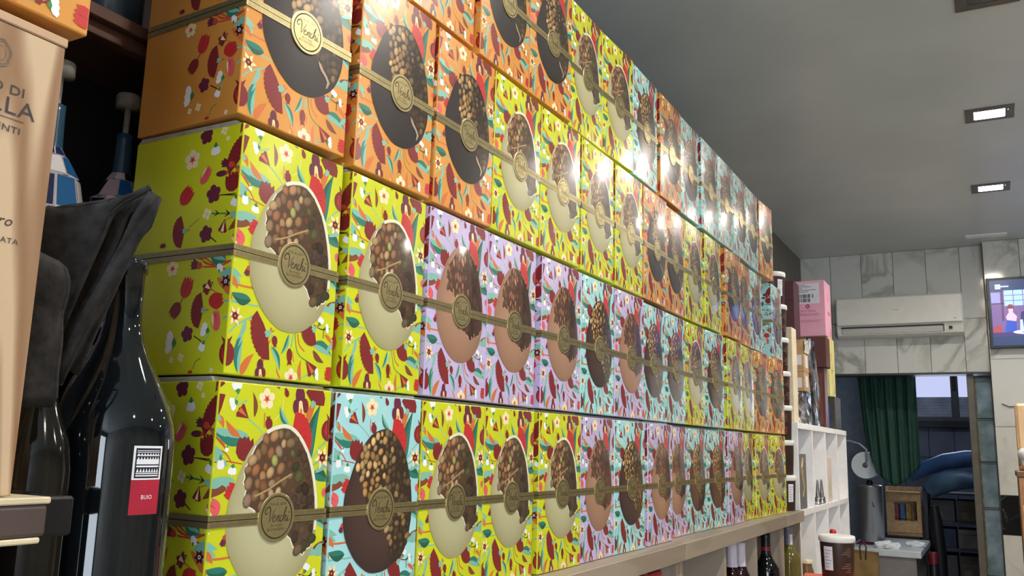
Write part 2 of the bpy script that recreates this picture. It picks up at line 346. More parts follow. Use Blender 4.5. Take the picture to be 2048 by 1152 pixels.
# ------------------------------------------------------------------ gift boxes: the printed pattern
BW, BD, BH = 180.0, 184.0, 292.5
COL = {'t': (128, 186, 168), 'T': (40, 120, 102), 'r': (196, 70, 46), 'o': (208, 112, 54), 'c': (236, 214, 150), 'k': (52, 26, 22), 'g': (66, 134, 66),
       'dr': (128, 34, 36), 'red': (196, 42, 42), 'br': (128, 66, 40), 'cream': (240, 226, 176), 'w': (238, 238, 238), 'pu': (104, 34, 60), 'dk': (72, 18, 26), 'vein': (108, 26, 30), 'G': (34, 92, 72), 'pink': (226, 92, 98)}
class PB:
    """flat print on the carton: triangles with a colour per corner, each motif a hair above the one below"""
    def __init__(s): s.v = []; s.f = []; s.c = []
    def tri(s, P, cols, z):
        def clip(poly, axis, val, keep_gt):
            out = []
            for i in range(len(poly)):
                a, b = poly[i], poly[(i + 1) % len(poly)]
                ia = (a[axis] >= val) if keep_gt else (a[axis] <= val); ib = (b[axis] >= val) if keep_gt else (b[axis] <= val)
                if ia: out.append(a)
                if ia != ib:
                    t = (val - a[axis]) / (b[axis] - a[axis]); out.append(tuple(a[k] + t * (b[k] - a[k]) for k in range(len(a))))
            return out
        poly = [(p[0], p[1], *c) for p, c in zip(P, cols)]
        for lo, hi, side in ((1.5, BW - 1.5, 0), (-BD + 1, -1.5, 1)):
            q = clip(poly, 0, lo, True)
            for ax, val, gt in ((0, hi, False), (1, 1.2, True), (1, BH - 1.2, False)):
                if len(q) > 2: q = clip(q, ax, val, gt)
            if len(q) < 3: continue
            for mirror in ((False, True) if side else (False,)):
                n = len(s.v)
                for p in q:
                    if side == 0: s.v.append((z, p[0] / 1000, p[1] / 1000))
                    elif not mirror: s.v.append((p[0] / 1000, -z, p[1] / 1000))
                    else: s.v.append((p[0] / 1000, BW / 1000 + z, p[1] / 1000))
                    s.c.append(p[2:5])
                idx = list(range(n, n + len(q))); s.f.append(tuple(idx[::-1] if mirror else idx))
    def poly(s, pts, col, z):
        c = s2l(col)
        for t in tessellate_polygon([[Vector((p[0], p[1], 0)) for p in pts]]):
            a, b, d = (pts[i] for i in t)
            if (b[0] - a[0]) * (d[1] - a[1]) - (b[1] - a[1]) * (d[0] - a[0]) < 0: b, d = d, b
            s.tri((a, b, d), (c, c, c), z)
    def build_mesh(s, name, m):
        me = bpy.data.meshes.new(name); me.from_pydata(s.v, [], s.f); at = me.color_attributes.new('Col', 'FLOAT_COLOR', 'POINT')
        at.data.foreach_set('color', [x for c in s.c for x in (*c, 1.0)]); me.materials.append(m); me.update(); return me
def circ(cx, cy, r, n=12, ry=None, a0=0.0):
    ry = ry or r; return [(cx + r * math.cos(a0 + 2 * PI * k / n), cy + ry * math.sin(a0 + 2 * PI * k / n)) for k in range(n)]
def star(cx, cy, r, k, inner=0.45, a0=0.0):
    return [(cx + (r if i % 2 == 0 else r * inner) * math.cos(a0 + PI * i / k), cy + (r if i % 2 == 0 else r * inner) * math.sin(a0 + PI * i / k)) for i in range(2 * k)]
def shapes(kind, w):
    """motif in its own frame: base at (0,0), tip at (1,0)"""
    o = []
    if kind in ('tl', 'tl2', 'ol', 'bl', 'gl', 'dg'):
        ca, cb = {'tl': ('T', 't'), 'tl2': ('t', 'T'), 'ol': ('o', 'o'), 'bl': ('br', 'br'), 'gl': ('t', 't'), 'dg': ('G', 'T')}[kind]
        N = 10; mid = [(t / N, 0.10 * math.sin(PI * t / N) * (1 if kind != 'bl' else -1)) for t in range(N + 1)]
        hw = [w * .68 * math.sin(PI * (t / N) ** 0.8) for t in range(N + 1)]
        up = [(m[0], m[1] + h) for m, h in zip(mid, hw)]; dn = [(m[0], m[1] - h) for m, h in zip(mid, hw)]
        if ca == cb: o.append((up + dn[::-1][1:-1], ca))
        else: o.append((up + mid[::-1][1:-1], ca)); o.append((mid + dn[::-1][1:-1], cb))
    elif kind in ('fan', 'redfan'):
        col = 'dr' if kind == 'fan' else 'red'; N = 22; p = [(0.0, -.12), (.06, -w * .22)]
        for k in range(N + 1):
            f = 2 * k / N - 1; t = 0.24 + 0.74 * math.sqrt(max(0, 1 - f * f)) ; 
            if k % 2: t -= .07
            p.append((t, f * w / 2))
        p += [(.06, w * .22), (0, .12)]; o.append((p, col))
        for f in (-.55, 0, .5): o.append(([(0.15, f * w * .1), (.72, f * w * .33 - .015), (.72, f * w * .33 + .015)], 'vein' if kind == 'fan' else 'dr'))
        if kind == 'fan': o.append(([(-.30, -.04), (0.0, -.17), (.14, -.10), (.10, 0), (.14, .10), (0, .17), (-.3, .04)], 't')); o.append(([(-.55, 0), (-.28, -.07), (-.28, .07)], 'o'))
    elif kind in ('dtulip', 'tulip', 'ptulip'):
        h = w / 2; p = [(0, 0), (.08, -h * .55), (.3, -h * .95), (.6, -h), (1, -h * .75), (.84, -h * .45), (1.04, -h * .2), (.88, 0), (1.04, h * .25), (.86, h * .5), (.98, h * .8), (.6, h), (.3, h * .95), (.08, h * .55)]
        o.append((p, {'dtulip': 'dr', 'tulip': 'red', 'ptulip': 'pink'}[kind]))
        if kind == 'ptulip': o.append(([(.2, h * .7), (.6, h * .95), (.95, h * .75), (.8, h * .45), (.45, h * .55)], 'cream')); o.append(([(.3, -h * .2), (.85, -h * .1), (.85, h * .1)], 'red'))
        if kind == 'tulip': o.append(([(.1, 0), (.8, -.03), (.8, .03)], 'dr'))
    elif kind in ('cone', 'conew'):
        h = w / 2; o.append(([(0, -.02), (.82, -h), (.95, -h * .75), (.92, -h * .4), (1.02, -h * .1), (.95, h * .3), (1.0, h * .6), (.86, h), (0, .02)], 'dr'))
        o.append(([(.08, 0), (.9, -h * .35), (.92, h * .3)], 'o' if kind == 'cone' else 'cream'))
    elif kind == 'bell':
        h = w / 2; o.append(([(0, 0), (.3, -h * .8), (.75, -h), (1, -h * .6), (.92, -h * .3), (1.05, 0), (.92, h * .3), (1, h * .6), (.75, h), (.3, h * .8)], 'w')); o.append(([(-.25, -.05), (.12, -h * .5), (.28, 0), (.12, h * .5), (-.25, .05)], 'g'))
    elif kind == 'cream5':
        for k in range(5): a = 2 * PI * k / 5; o.append((circ(.58 * math.cos(a), .58 * math.sin(a), .40, 12), 'cream'))
        for k in range(5): a = 2 * PI * k / 5 + .6; o.append(([(.1 * math.cos(a + 1), .1 * math.sin(a + 1)), (.52 * math.cos(a), .52 * math.sin(a)), (.1 * math.cos(a - 1), .1 * math.sin(a - 1))], 'r'))
        o.append((circ(0, 0, .26, 10), 'pink')); o.append((circ(0, 0, .13, 8), 'red'))
    elif kind == 'pur5':
        for k in range(5): a = 2 * PI * k / 5; o.append((circ(.55 * math.cos(a), .55 * math.sin(a), .42, 10), 'pu'))
        o.append((circ(0, 0, .4, 8), 'pu')); o.append((circ(0, 0, .12, 6), 'dr'))
    elif kind == 'cluster':
        for a in (.3, 1.8, 3.4, 5.0): o.append((circ(.48 * math.cos(a), .48 * math.sin(a), .40, 9, .34), 'cream'))
    elif kind == 'iris':
        o.append((circ(.72, 0, .30, 14, .19), 'pu')); o.append((circ(.42, -.19, .22, 12, .13), 'dr')); o.append((circ(.42, .19, .22, 12, .13), 'pu')); o.append((circ(.45, 0, .2, 8, .2), 'pu'))
        o.append(([(0, -.05), (.25, -.10), (.55, -.07), (.6, 0), (.55, .07), (.25, .10), (0, .05)], 'c')); o.append(([(0, 0), (.3, -.05), (.38, 0), (.3, .05)], 'o'))
    elif kind == 'pome':
        o.append((circ(.40, 0, .40, 16, .40 * w / .75), 'dr')); o.append(([(.7, -.10), (1.0, -.24), (.86, -.06), (1.04, 0), (.86, .06), (1.0, .24), (.7, .10)], 'dr')); o.append(([(.15, .08), (.6, .16), (.62, .20), (.3, .22)], 'red'))
    elif kind == 'star6':
        o.append((star(0, 0, 1.0, 6, .5), 'cream')); o.append((star(0, 0, .62, 6, .5, .3), 'o')); o.append((circ(0, 0, .34, 10), 'dk')); o.append((circ(0, 0, .14, 8), 'o'))
    elif kind == 'dstar':
        o.append((star(0, 0, 1.0, 6, .55, .2), 'dk')); o.append((circ(0, 0, .28, 8), 'w')); o.append((circ(0, 0, .15, 6), 'dk'))
    elif kind == 'bulb':
        o.append((circ(.42, 0, .42, 12, .5 * w), 'dr')); o.append(([(.75, -.12), (1.0, -.2), (.9, 0), (1.0, .2), (.75, .12)], 'dr'))
    elif kind == 'bud': o.append((circ(.5, 0, .5, 10, w / 2), 'pu')); o.append(([(-.15, 0), (.15, -w * .4), (.15, w * .4)], 'r'))
    elif kind == 'thistle':
        h = w / 2; o.append(([(.3, -h * .6), (.9, -h), (.85, -h * .5), (1.05, -h * .3), (.9, 0), (1.05, h * .3), (.85, h * .5), (.9, h), (.3, h * .6)], 'pu')); o.append(([(-.1, 0), (.15, -h * .7), (.42, -h * .5), (.42, h * .5), (.15, h * .7)], 'r'))
    elif kind == 'darrow': o.append(([(0, -.1), (1, -.6), (.8, -.35), (.35, 0), (.8, .35), (1, .6), (0, .1)], 'dk'))
    return o
MOTIFS = [
('stem','t',1.6,28,282,25,267,42,273),('stem','r',1.4,-4,205,5,204,18,205,41,202),('stem','r',1.4,4,219,17,213,26,203),('stem','t',1.5,44,253,56,246,68,237),('stem','o',1.6,69,260,70,243),
('stem','c',1.0,98,277,96,263,85,252),('stem','r',2,-20,233,0,231,14,222),('stem','r',2.2,-12,243,2,235,13,229),('stem','k',1.2,-28,208,-4,205),('stem','t',2,149,206,167,224,180,232),
('stem','o',1.6,170,202,167,193),('stem','g',2,-41,187,-11,184),('stem','o',1.2,-17,177,-5,179,8,175),('stem','r',2,-46,130,-21,121,1,117),('stem','r',2,-50,137,-23,124,-3,128),
('stem','o',2.6,-1,109,10,102,35,102),('stem','t',2,16,85,29,82,45,82),('stem','k',1.2,-47,164,-29,152),('stem','t',2.2,148,198,168,206),('stem','t',2.2,3,46,14,57,38,70),
('stem','t',3,26,54,21,46,14,37),('stem','g',1.4,108,58,115,35,133,26),('stem','o',2.4,113,58,117,45,127,38),('stem','k',1.3,141,73,156,69,172,72),('stem','k',1.3,160,71,160,58),
('stem','r',1.5,163,52,176,47,185,44),('stem','o',3,68,60,61,41,56,27),('stem','t',2,105,56,103,40),('stem','c',1,83,10,81,0),('stem','o',1.6,109,23,106,36),
('stem','r',1.6,11,30,16,25,11,22),('stem','t',1.6,123,4,143,13),('stem','r',2,-47,124,-32,123,-22,123),('stem','r',2,-51,134,-41,127,-25,126,-5,128),('stem','o',1.5,-31,97,-21,92),
('stem','t',2.6,-10,82,15,82),('stem','k',1.3,-80,83,-76,89),('stem','k',1.4,-52,44,-39,37),('stem','t',1.4,-28,49,-32,36),('stem','g',1.2,-49,6,-46,14,-38,18),
('stem','t',2.5,-8,62,1,66,11,71),('stem','g',1.0,-76,174,-60,183),('stem','k',1.3,-42,160,-29,152),('stem','r',1.0,-57,297,-57,293),('stem','k',1.2,-31,208,-4,207),
('stem','r',2,-11,241,5,228,16,219),('stem','o',1.0,-16,177,-7,179,4,175),('tl',49,232,-5,241,0.26),('ol',35,232,13,250,0.22),('bl',54,254,49,283,0.16),('tl',109,246,92,269,0.22),
('ol',139,248,154,279,0.24),('dg',149,206,161,275,0.17),('gl',33,184,-13,184,0.28),('gl',21,200,-2,218,0.22),('bl',22,176,-12,164,0.26),('dg',154,190,182,180,0.4),('gl',158,191,184,198,0.2),
('bl',160,97,185,110,0.34),('dg',32,87,2,92,0.34),('tl',-11,129,-39,141,0.34),('gl',14,105,-17,115,0.3),('tl',165,133,183,122,0.3),('ol',-22,108,4,83,0.22),('gl',164,94,190,99,0.4),
('tl',20,2,24,52,0.16),('tl',69,38,86,10,0.2),('tl2',98,56,86,30,0.18),('tl',141,49,178,37,0.28),('bl',142,41,164,27,0.24),('ol',26,0,43,27,0.22),('ol',123,0,122,28,0.16),
('ol',57,59,31,65,0.2),('ol',56,14,69,47,0.16),('gl',111,88,184,92,0.12),('ol',162,63,178,51,0.2),('gl',69,52,74,40,0.3),('gl',167,40,186,54,0.2),('ol',89,1,80,15,0.12),
('tl',-36,139,-10,129,0.34),('gl',-19,111,16,112,0.26),('gl',26,65,16,40,0.18),('dg',29,88,2,90,0.3),('tl',20,2,24,40,0.2),('ol',24,1,34,21,0.2),('ol',-23,110,-5,89,0.2),
('ol',-6,110,11,97,0.3),('tl',16,231,-5,242,0.2),('gl',14,212,-1,223,0.25),('gl',19,184,-13,185,0.26),('ol',0,255,11,241,0.3),('cone',-5,280,3,295,0.8),('bell',27,282,24,294,1.3),
('bell',26,270,17,266,1.6),('cluster',52,290,52,300,1),('conew',90,289,82,303,1.3),('cone',45,253,30,263,1.0),('cream5',72,263,70,289,1),('bulb',104,280,99,291,0.6),
('bulb',78,241,75,257,0.7),('iris',129,253,123,294,0.5),('fan',148,275,158,297,1.5),('pome',177,229,181,263,0.75),('redfan',116,230,150,236,1.9),('dtulip',42,205,45,232,0.95),
('fan',1,252,-18,263,2.4),('thistle',-10,242,-32,248,0.5),('bud',-20,234,-39,234,0.4),('dtulip',-8,210,-14,233,0.95),('pur5',-28,209,-52,212,1),('pur5',-49,283,-71,286,1),
('cluster',-30,280,-32,294,1),('cluster',-23,272,-25,280,0.6),('bell',-2,203,-6,192,1.2),('bell',10,209,11,196,0.8),('bell',28,200,27,190,1.3),('bell',18,221,17,215,0.9),
('tulip',35,169,21,176,1.2),('darrow',-29,186,-36,187,1),('darrow',-11,184,-19,185,1),('conew',-18,178,-21,162,0.9),('ptulip',13,149,-2,161,1.0),('pur5',-36,162,-58,164,1),
('cluster',-47,178,-49,196,1),('star6',184,212,155,206,1),('dstar',0,104,-17,105,1),('conew',-28,105,-42,95,0.9),('tulip',-33,84,-11,83,0.8),('bell',-18,126,-19,116,0.9),
('bell',1,132,-1,129,2),('thistle',25,126,21,114,0.7),('ptulip',175,172,180,162,0.9),('star6',22,66,-3,66,1),('fan',61,52,37,41,2.3),('bulb',73,51,76,37,0.65),('bulb',100,39,102,18,0.45),
('cone',131,27,146,12,0.9),('fan',141,67,122,52,1.5),('bell',151,75,155,84,1.3),('bell',162,71,169,72,1.8),('bell',182,81,182,89,1.2),('iris',56,-6,53,21,0.5),('cream5',106,-8,105,16,1),
('bell',147,11,155,12,2.0),('tulip',183,13,167,15,1.1),('pome',3,9,0,43,0.6),('dtulip',192,65,179,54,0.9),('cream5',-96,115,-99,136,1),('tulip',-75,89,-67,113,0.75),
('conew',-30,96,-40,102,1.6),('fan',-41,73,-61,73,2.1),('tulip',-27,77,-11,86,0.9),('dtulip',-79,83,-93,68,0.8),('ptulip',-16,48,-21,72,0.55),('pur5',-53,46,-73,47,1),
('bell',-30,49,-41,52,1.5),('bell',-35,36,-39,26,1.0),('bell',-83,37,-97,38,2.0),('cluster',-69,13,-71,26,1),('cluster',-84,12,-86,22,0.7),('thistle',-49,125,-67,129,0.7),
('bud',-49,134,-58,140,0.6),('cluster',-19,0,-20,8,1),('tulip',-52,-2,-53,5,1),('bell',-20,117,-21,126,0.8),('cream5',-79,244,-82,271,1),('ptulip',-62,225,-50,245,0.6),
('tulip',-94,204,-77,222,0.8),('fan',-84,170,-104,168,2.0),('bell',-43,271,-42,258,1.2),('bud',-123,155,-113,155,0.6),
]
# rows of gift boxes, bottom row first: (kind, front plane offset, y of the near front corner, turn)
ROWS = [
    [('y', 0.0, 0.6921, 0.0394), ('c', 0.0, 0.8899, 0.0543), ('y', 0.0, 1.0878, 0.0101), ('y', -0.0004, 1.2732, 0.0), ('y', 0.0, 1.4746, 0.0221), ('l', 0.0, 1.6635, 0.0011), ('c', -0.0002, 1.8473, 0.0302), ('l', 0.0, 2.0627, 0.0114), ('l', -0.0173, 2.2484, 0.0), ('c', -0.0185, 2.432, 0.0181), ('c', -0.0172, 2.6189, 0.0668), ('l', -0.0031, 2.8146, 0.0245), ('y', -0.0101, 3.0027, 0.0), ('y', -0.0039, 3.1863, 0.0621), ('y', 0.0, 3.3992, 0.1144)],
    [('y', 0.0, 0.6969, 0.0002), ('y', 0.0, 0.8975, -0.0122), ('l', 0.0, 1.0878, -0.0044), ('l', -0.0019, 1.2714, -0.0003), ('l', 0.0, 1.4748, 0.003), ('c', -0.0002, 1.6589, 0.0061), ('l', 0.0, 1.8472, 0.02), ('c', -0.0079, 2.0345, 0.0), ('c', -0.0091, 2.2181, -0.0056), ('y', -0.0112, 2.4017, 0.0191), ('c', -0.0099, 2.5888, 0.0586), ('y', 0.0, 2.8132, 0.0095), ('y', -0.0034, 2.9985, 0.0), ('o', -0.0042, 3.1821, 0.074), ('o', 0.0, 3.4033, 0.1167)],
    [('o', 0.0, 0.6853, 0.0511), ('o', 0.0, 0.8977, 0.0129), ('o', 0.0, 1.0917, 0.0), ('y', 0.0, 1.2761, 0.0), ('y', 0.0, 1.4604, 0.0137), ('y', 0.0, 1.6554, 0.0), ('y', 0.0, 1.8485, 0.0), ('o', 0.0, 2.0382, 0.0), ('o', -0.0093, 2.2218, 0.0), ('y', -0.009, 2.4054, 0.0002), ('y', -0.0035, 2.5891, 0.0), ('o', 0.0, 2.8106, 0.0311), ('o', -0.0088, 2.9999, 0.0), ('c', -0.0097, 3.1835, 0.013), ('c', 0.0, 3.4938, 0.0138)],
    [('o', 0.0, 1.0148, -0.0), ('o', 0.0, 1.2172, 0.0091), ('o', 0.0, 1.4025, 0.0298), ('y', -0.004, 1.5916, 0.0), ('y', -0.0042, 1.7752, 0.0386), ('c', 0.0, 1.9658, -0.0066), ('o', 0.0, 2.1698, 0.0), ('c', -0.0033, 2.3534, 0.0), ('c', 0.0, 2.5541, 0.0), ('c', 0.0, 2.7401, 0.0135), ('c', 0.0, 2.9364, 0.0046), ('c', -0.0014, 3.1208, 0.0), ('o', 0.0, 3.3194, 0.0604)],
]
POUCH = [
( [[0.0759, 0.411, 1.6965], [0.0821, 0.4128, 1.7043], [0.0845, 0.4141, 1.704], [0.0824, 0.415, 1.6941], [0.0802, 0.4158, 1.6842], [0.0781, 0.4167, 1.6744], [0.0759, 0.4175, 1.6645], [0.0737, 0.4184, 1.6546], [0.0714, 0.4191, 1.6448], [0.0689, 0.4198, 1.635], [0.0664, 0.4204, 1.6251], [0.0639, 0.4211, 1.6153], [0.0614, 0.4217, 1.6055], [0.0589, 0.4224, 1.5957]] , [[0.1538, 0.4587, 1.7288], [0.145, 0.4548, 1.7238], [0.1362, 0.451, 1.7189], [0.1282, 0.4479, 1.7128], [0.1226, 0.4467, 1.7037], [0.1185, 0.4465, 1.6937], [0.1142, 0.4461, 1.6839], [0.1096, 0.4456, 1.6741], [0.105, 0.4452, 1.6643], [0.1005, 0.4447, 1.6545], [0.096, 0.4442, 1.6447], [0.0916, 0.4438, 1.6348], [0.0871, 0.4434, 1.625], [0.0827, 0.443, 1.6151]] , 0.01 ),
( [[0.0967, 0.3989, 1.6696], [0.0949, 0.3998, 1.6604], [0.0931, 0.4007, 1.6513], [0.0913, 0.4016, 1.6421], [0.0895, 0.4025, 1.6329], [0.088, 0.4036, 1.6238], [0.0866, 0.4047, 1.6146], [0.0851, 0.4058, 1.6054], [0.0837, 0.4069, 1.5962], [0.0828, 0.4083, 1.5869], [0.082, 0.4098, 1.5777], [0.0813, 0.4113, 1.5685], [0.0805, 0.4128, 1.5593], [0.0798, 0.4143, 1.55]] , [[0.1062, 0.4171, 1.6629], [0.1116, 0.4213, 1.6569], [0.1128, 0.4236, 1.6488], [0.1118, 0.4249, 1.6399], [0.1089, 0.4252, 1.6312], [0.1061, 0.4254, 1.6225], [0.1053, 0.4268, 1.6135], [0.1048, 0.4283, 1.6045], [0.1035, 0.4295, 1.5956], [0.1018, 0.4304, 1.5866], [0.1001, 0.4313, 1.5777], [0.0992, 0.4327, 1.5687], [0.0984, 0.4341, 1.5597], [0.0941, 0.4334, 1.5518]] , 0.012 ),
( [[0.1103, 0.4645, 1.7252], [0.1055, 0.4637, 1.7163], [0.1006, 0.4629, 1.7074], [0.0967, 0.4626, 1.6981], [0.0932, 0.4627, 1.6885], [0.0895, 0.4626, 1.6791], [0.0856, 0.4624, 1.6697], [0.0817, 0.4621, 1.6603], [0.0778, 0.4619, 1.6509], [0.0738, 0.4617, 1.6416], [0.0699, 0.4615, 1.6322], [0.066, 0.4613, 1.6228], [0.0621, 0.461, 1.6134], [0.0582, 0.4608, 1.6041]] , [[0.1328, 0.4754, 1.732], [0.1236, 0.4722, 1.7231], [0.1144, 0.469, 1.7142], [0.1092, 0.4687, 1.702], [0.1041, 0.4684, 1.6898], [0.0986, 0.4678, 1.6778], [0.093, 0.4672, 1.6657], [0.0871, 0.4664, 1.6539], [0.0805, 0.4652, 1.6425], [0.074, 0.464, 1.631], [0.0686, 0.4635, 1.619], [0.0644, 0.4637, 1.6064], [0.0601, 0.464, 1.5939], [0.0559, 0.4643, 1.5813]] , -0.006 ),
( [[0.1519, 0.4608, 1.7245], [0.1448, 0.459, 1.7145], [0.1378, 0.4572, 1.7045], [0.1322, 0.4563, 1.6936], [0.1267, 0.4556, 1.6825], [0.1208, 0.4546, 1.6717], [0.115, 0.4536, 1.6608], [0.1092, 0.4527, 1.6499], [0.1037, 0.452, 1.6389], [0.0981, 0.4512, 1.6279], [0.0926, 0.4504, 1.6169], [0.0872, 0.4497, 1.6058], [0.0817, 0.449, 1.5947], [0.0763, 0.4483, 1.5837]] , [[0.155, 0.4661, 1.7239], [0.1501, 0.466, 1.7114], [0.1447, 0.4655, 1.6992], [0.1376, 0.464, 1.6879], [0.1315, 0.4631, 1.676], [0.1258, 0.4624, 1.6639], [0.1195, 0.4614, 1.6521], [0.1119, 0.4595, 1.6412], [0.1044, 0.4577, 1.6302], [0.0981, 0.4566, 1.6185], [0.0917, 0.4555, 1.6067], [0.0853, 0.4544, 1.595], [0.0796, 0.4538, 1.5828], [0.074, 0.4532, 1.5706]] , 0.008 ),
( [[0.1241, 0.483, 1.7285], [0.1176, 0.4816, 1.7181], [0.1111, 0.4801, 1.7077], [0.1054, 0.4792, 1.6968], [0.0997, 0.4784, 1.6859], [0.0942, 0.4776, 1.6749], [0.0888, 0.4769, 1.6638], [0.0834, 0.4763, 1.6527], [0.078, 0.4756, 1.6417], [0.0722, 0.4746, 1.6308], [0.0664, 0.4737, 1.62], [0.0606, 0.4727, 1.6091], [0.0557, 0.4724, 1.5979], [0.0514, 0.4723, 1.5863]] , [[0.1265, 0.4894, 1.7317], [0.1221, 0.4895, 1.7196], [0.1175, 0.4895, 1.7075], [0.1092, 0.4869, 1.698], [0.103, 0.4858, 1.6869], [0.0975, 0.4852, 1.6752], [0.0921, 0.4846, 1.6636], [0.0866, 0.484, 1.6519], [0.0811, 0.4834, 1.6402], [0.0757, 0.4828, 1.6285], [0.0703, 0.4822, 1.6168], [0.065, 0.4818, 1.605], [0.0598, 0.4814, 1.5932], [0.0546, 0.4809, 1.5814]] , 0.004 ),
( [[0.0457, 0.4507, 1.7157], [0.046, 0.4527, 1.707], [0.0463, 0.4546, 1.6982], [0.0466, 0.4566, 1.6895], [0.0469, 0.4585, 1.6808], [0.0468, 0.4603, 1.672], [0.0466, 0.462, 1.6632], [0.0463, 0.4637, 1.6544], [0.0461, 0.4653, 1.6456], [0.0458, 0.467, 1.6368], [0.0451, 0.4684, 1.628], [0.0443, 0.4698, 1.6192], [0.0436, 0.4712, 1.6104], [0.0428, 0.4726, 1.6016]] , [[0.1202, 0.4873, 1.7363], [0.1176, 0.4882, 1.7249], [0.115, 0.4892, 1.7135], [0.1093, 0.4881, 1.7033], [0.1036, 0.4871, 1.6931], [0.0984, 0.4864, 1.6826], [0.0933, 0.4858, 1.6721], [0.0876, 0.4848, 1.6619], [0.0811, 0.4832, 1.6523], [0.0745, 0.4816, 1.6427], [0.0686, 0.4804, 1.6326], [0.0631, 0.4794, 1.6224], [0.0575, 0.4785, 1.6121], [0.0519, 0.4775, 1.6018]] , 0.002 ),
]

def floral_mesh():
    pb = PB(); zi = 0
    LAY = {'stem': 0, 'tl': 1, 'tl2': 1, 'ol': 1, 'bl': 1, 'gl': 1, 'dg': 1}
    order = sorted(range(len(MOTIFS)), key=lambda i: LAY.get(MOTIFS[i][0], 2))
    for i in order:
        m = MOTIFS[i]
        if m[0] == 'stem':
            pts = catmull([(m[3 + 2 * k], m[4 + 2 * k]) for k in range((len(m) - 3) // 2)], 5)
            zi += 1
            for q in stroke(pts, m[2]): pb.poly(q, COL[m[1]], 5e-5 + zi * 1.5e-6)
            continue
        bx, by, tx, ty, w = m[1:6]; d = (tx - bx, ty - by); n = (-d[1], d[0])
        if m[0] in ('cream5', 'pur5', 'cluster', 'star6', 'dstar'):   # these are given edge to edge
            bx, by = (bx + tx) / 2, (by + ty) / 2; d = (d[0] / 2, d[1] / 2); n = (-d[1], d[0])
        for poly, c in shapes(m[0], w):
            zi += 1
            pb.poly([(bx + t * d[0] + s_ * n[0], by + t * d[1] + s_ * n[1]) for t, s_ in poly], COL[c], 5e-5 + zi * 1.5e-6)
    return pb.build_mesh('floral_print', prints), 5e-5 + zi * 1.5e-6
FLORAL, ZTOP = floral_mesh()

# egg pictures
EGG = [(86, 245), (104, 248), (121, 242), (137, 227), (149, 209), (157, 189), (163, 167), (166, 144), (165, 120), (159, 100), (149, 83), (132, 69), (117, 61), (101, 58), (82, 59), (67, 66), (51, 78), (38, 94), (29, 110), (25, 127), (24, 143), (26, 163), (33, 180), (40, 197), (50, 216), (64, 232), (74, 240)]
JAG = {'y': [(60, 222), (45, 194), (47, 187), (45, 182), (50, 173), (48, 164), (53, 156), (60, 153), (65, 150), (67, 143), (83, 127), (117, 120), (124, 115), (128, 107), (131, 104), (136, 96), (141, 98), (144, 95), (150, 102), (156, 103), (160, 108)],
       'o': [(64, 238), (62, 221), (66, 210), (64, 202), (68, 196), (63, 187), (67, 172), (72, 160), (89, 140), (111, 127), (119, 120), (121, 113), (126, 108), (135, 109), (141, 103), (145, 97), (143, 90), (150, 92), (156, 110), (161, 122)],
       'c': [(80, 242), (64, 226), (48, 206), (44, 193), (50, 186), (52, 179), (57, 177), (60, 168), (64, 160), (66, 153), (69, 149), (85, 130), (111, 109), (114, 103), (117, 96), (117, 90), (121, 85), (126, 80), (131, 75), (144, 73), (152, 84), (160, 104), (162, 112)],
       'l': [(90, 247), (72, 228), (53, 207), (50, 195), (56, 184), (55, 174), (64, 168), (74, 166), (84, 140), (92, 115), (97, 117), (103, 111), (111, 109), (120, 104), (134, 104), (140, 110), (148, 107), (154, 109), (159, 116)]}
RIM = [(165, 122), (166, 144), (163, 167), (157, 189), (149, 209), (137, 227), (121, 242), (104, 248), (86, 245), (74, 240)]
PAL = {'y': ((200, 196, 154), (154, 146, 102), (234, 230, 206), (84, 60, 40), [(172, 126, 84), (150, 98, 62), (186, 150, 104), (156, 158, 84), (192, 156, 124)], 1.35, 6.9),
       'o': ((50, 40, 40), (36, 28, 28), (58, 46, 44), (44, 32, 24), [(190, 146, 92), (168, 122, 72), (206, 166, 112)], 1.4, 6.3),
       'c': ((80, 54, 46), (44, 30, 26), (84, 54, 44), (54, 36, 24), [(206, 160, 96), (184, 136, 76), (222, 182, 120)], 1.3, 5.6),
       'l': ((178, 138, 112), (142, 104, 80), (192, 152, 124), (84, 56, 44), [(178, 126, 92), (158, 108, 78), (140, 96, 72)], 2.3, 6.2)}
def inside(p, poly):
    c = False; n = len(poly)
    for i in range(n):
        a, b = poly[i], poly[i - 1]
        if (a[1] > p[1]) != (b[1] > p[1]) and p[0] < (b[0] - a[0]) * (p[1] - a[1]) / (b[1] - a[1]) + a[0]: c = not c
    return c
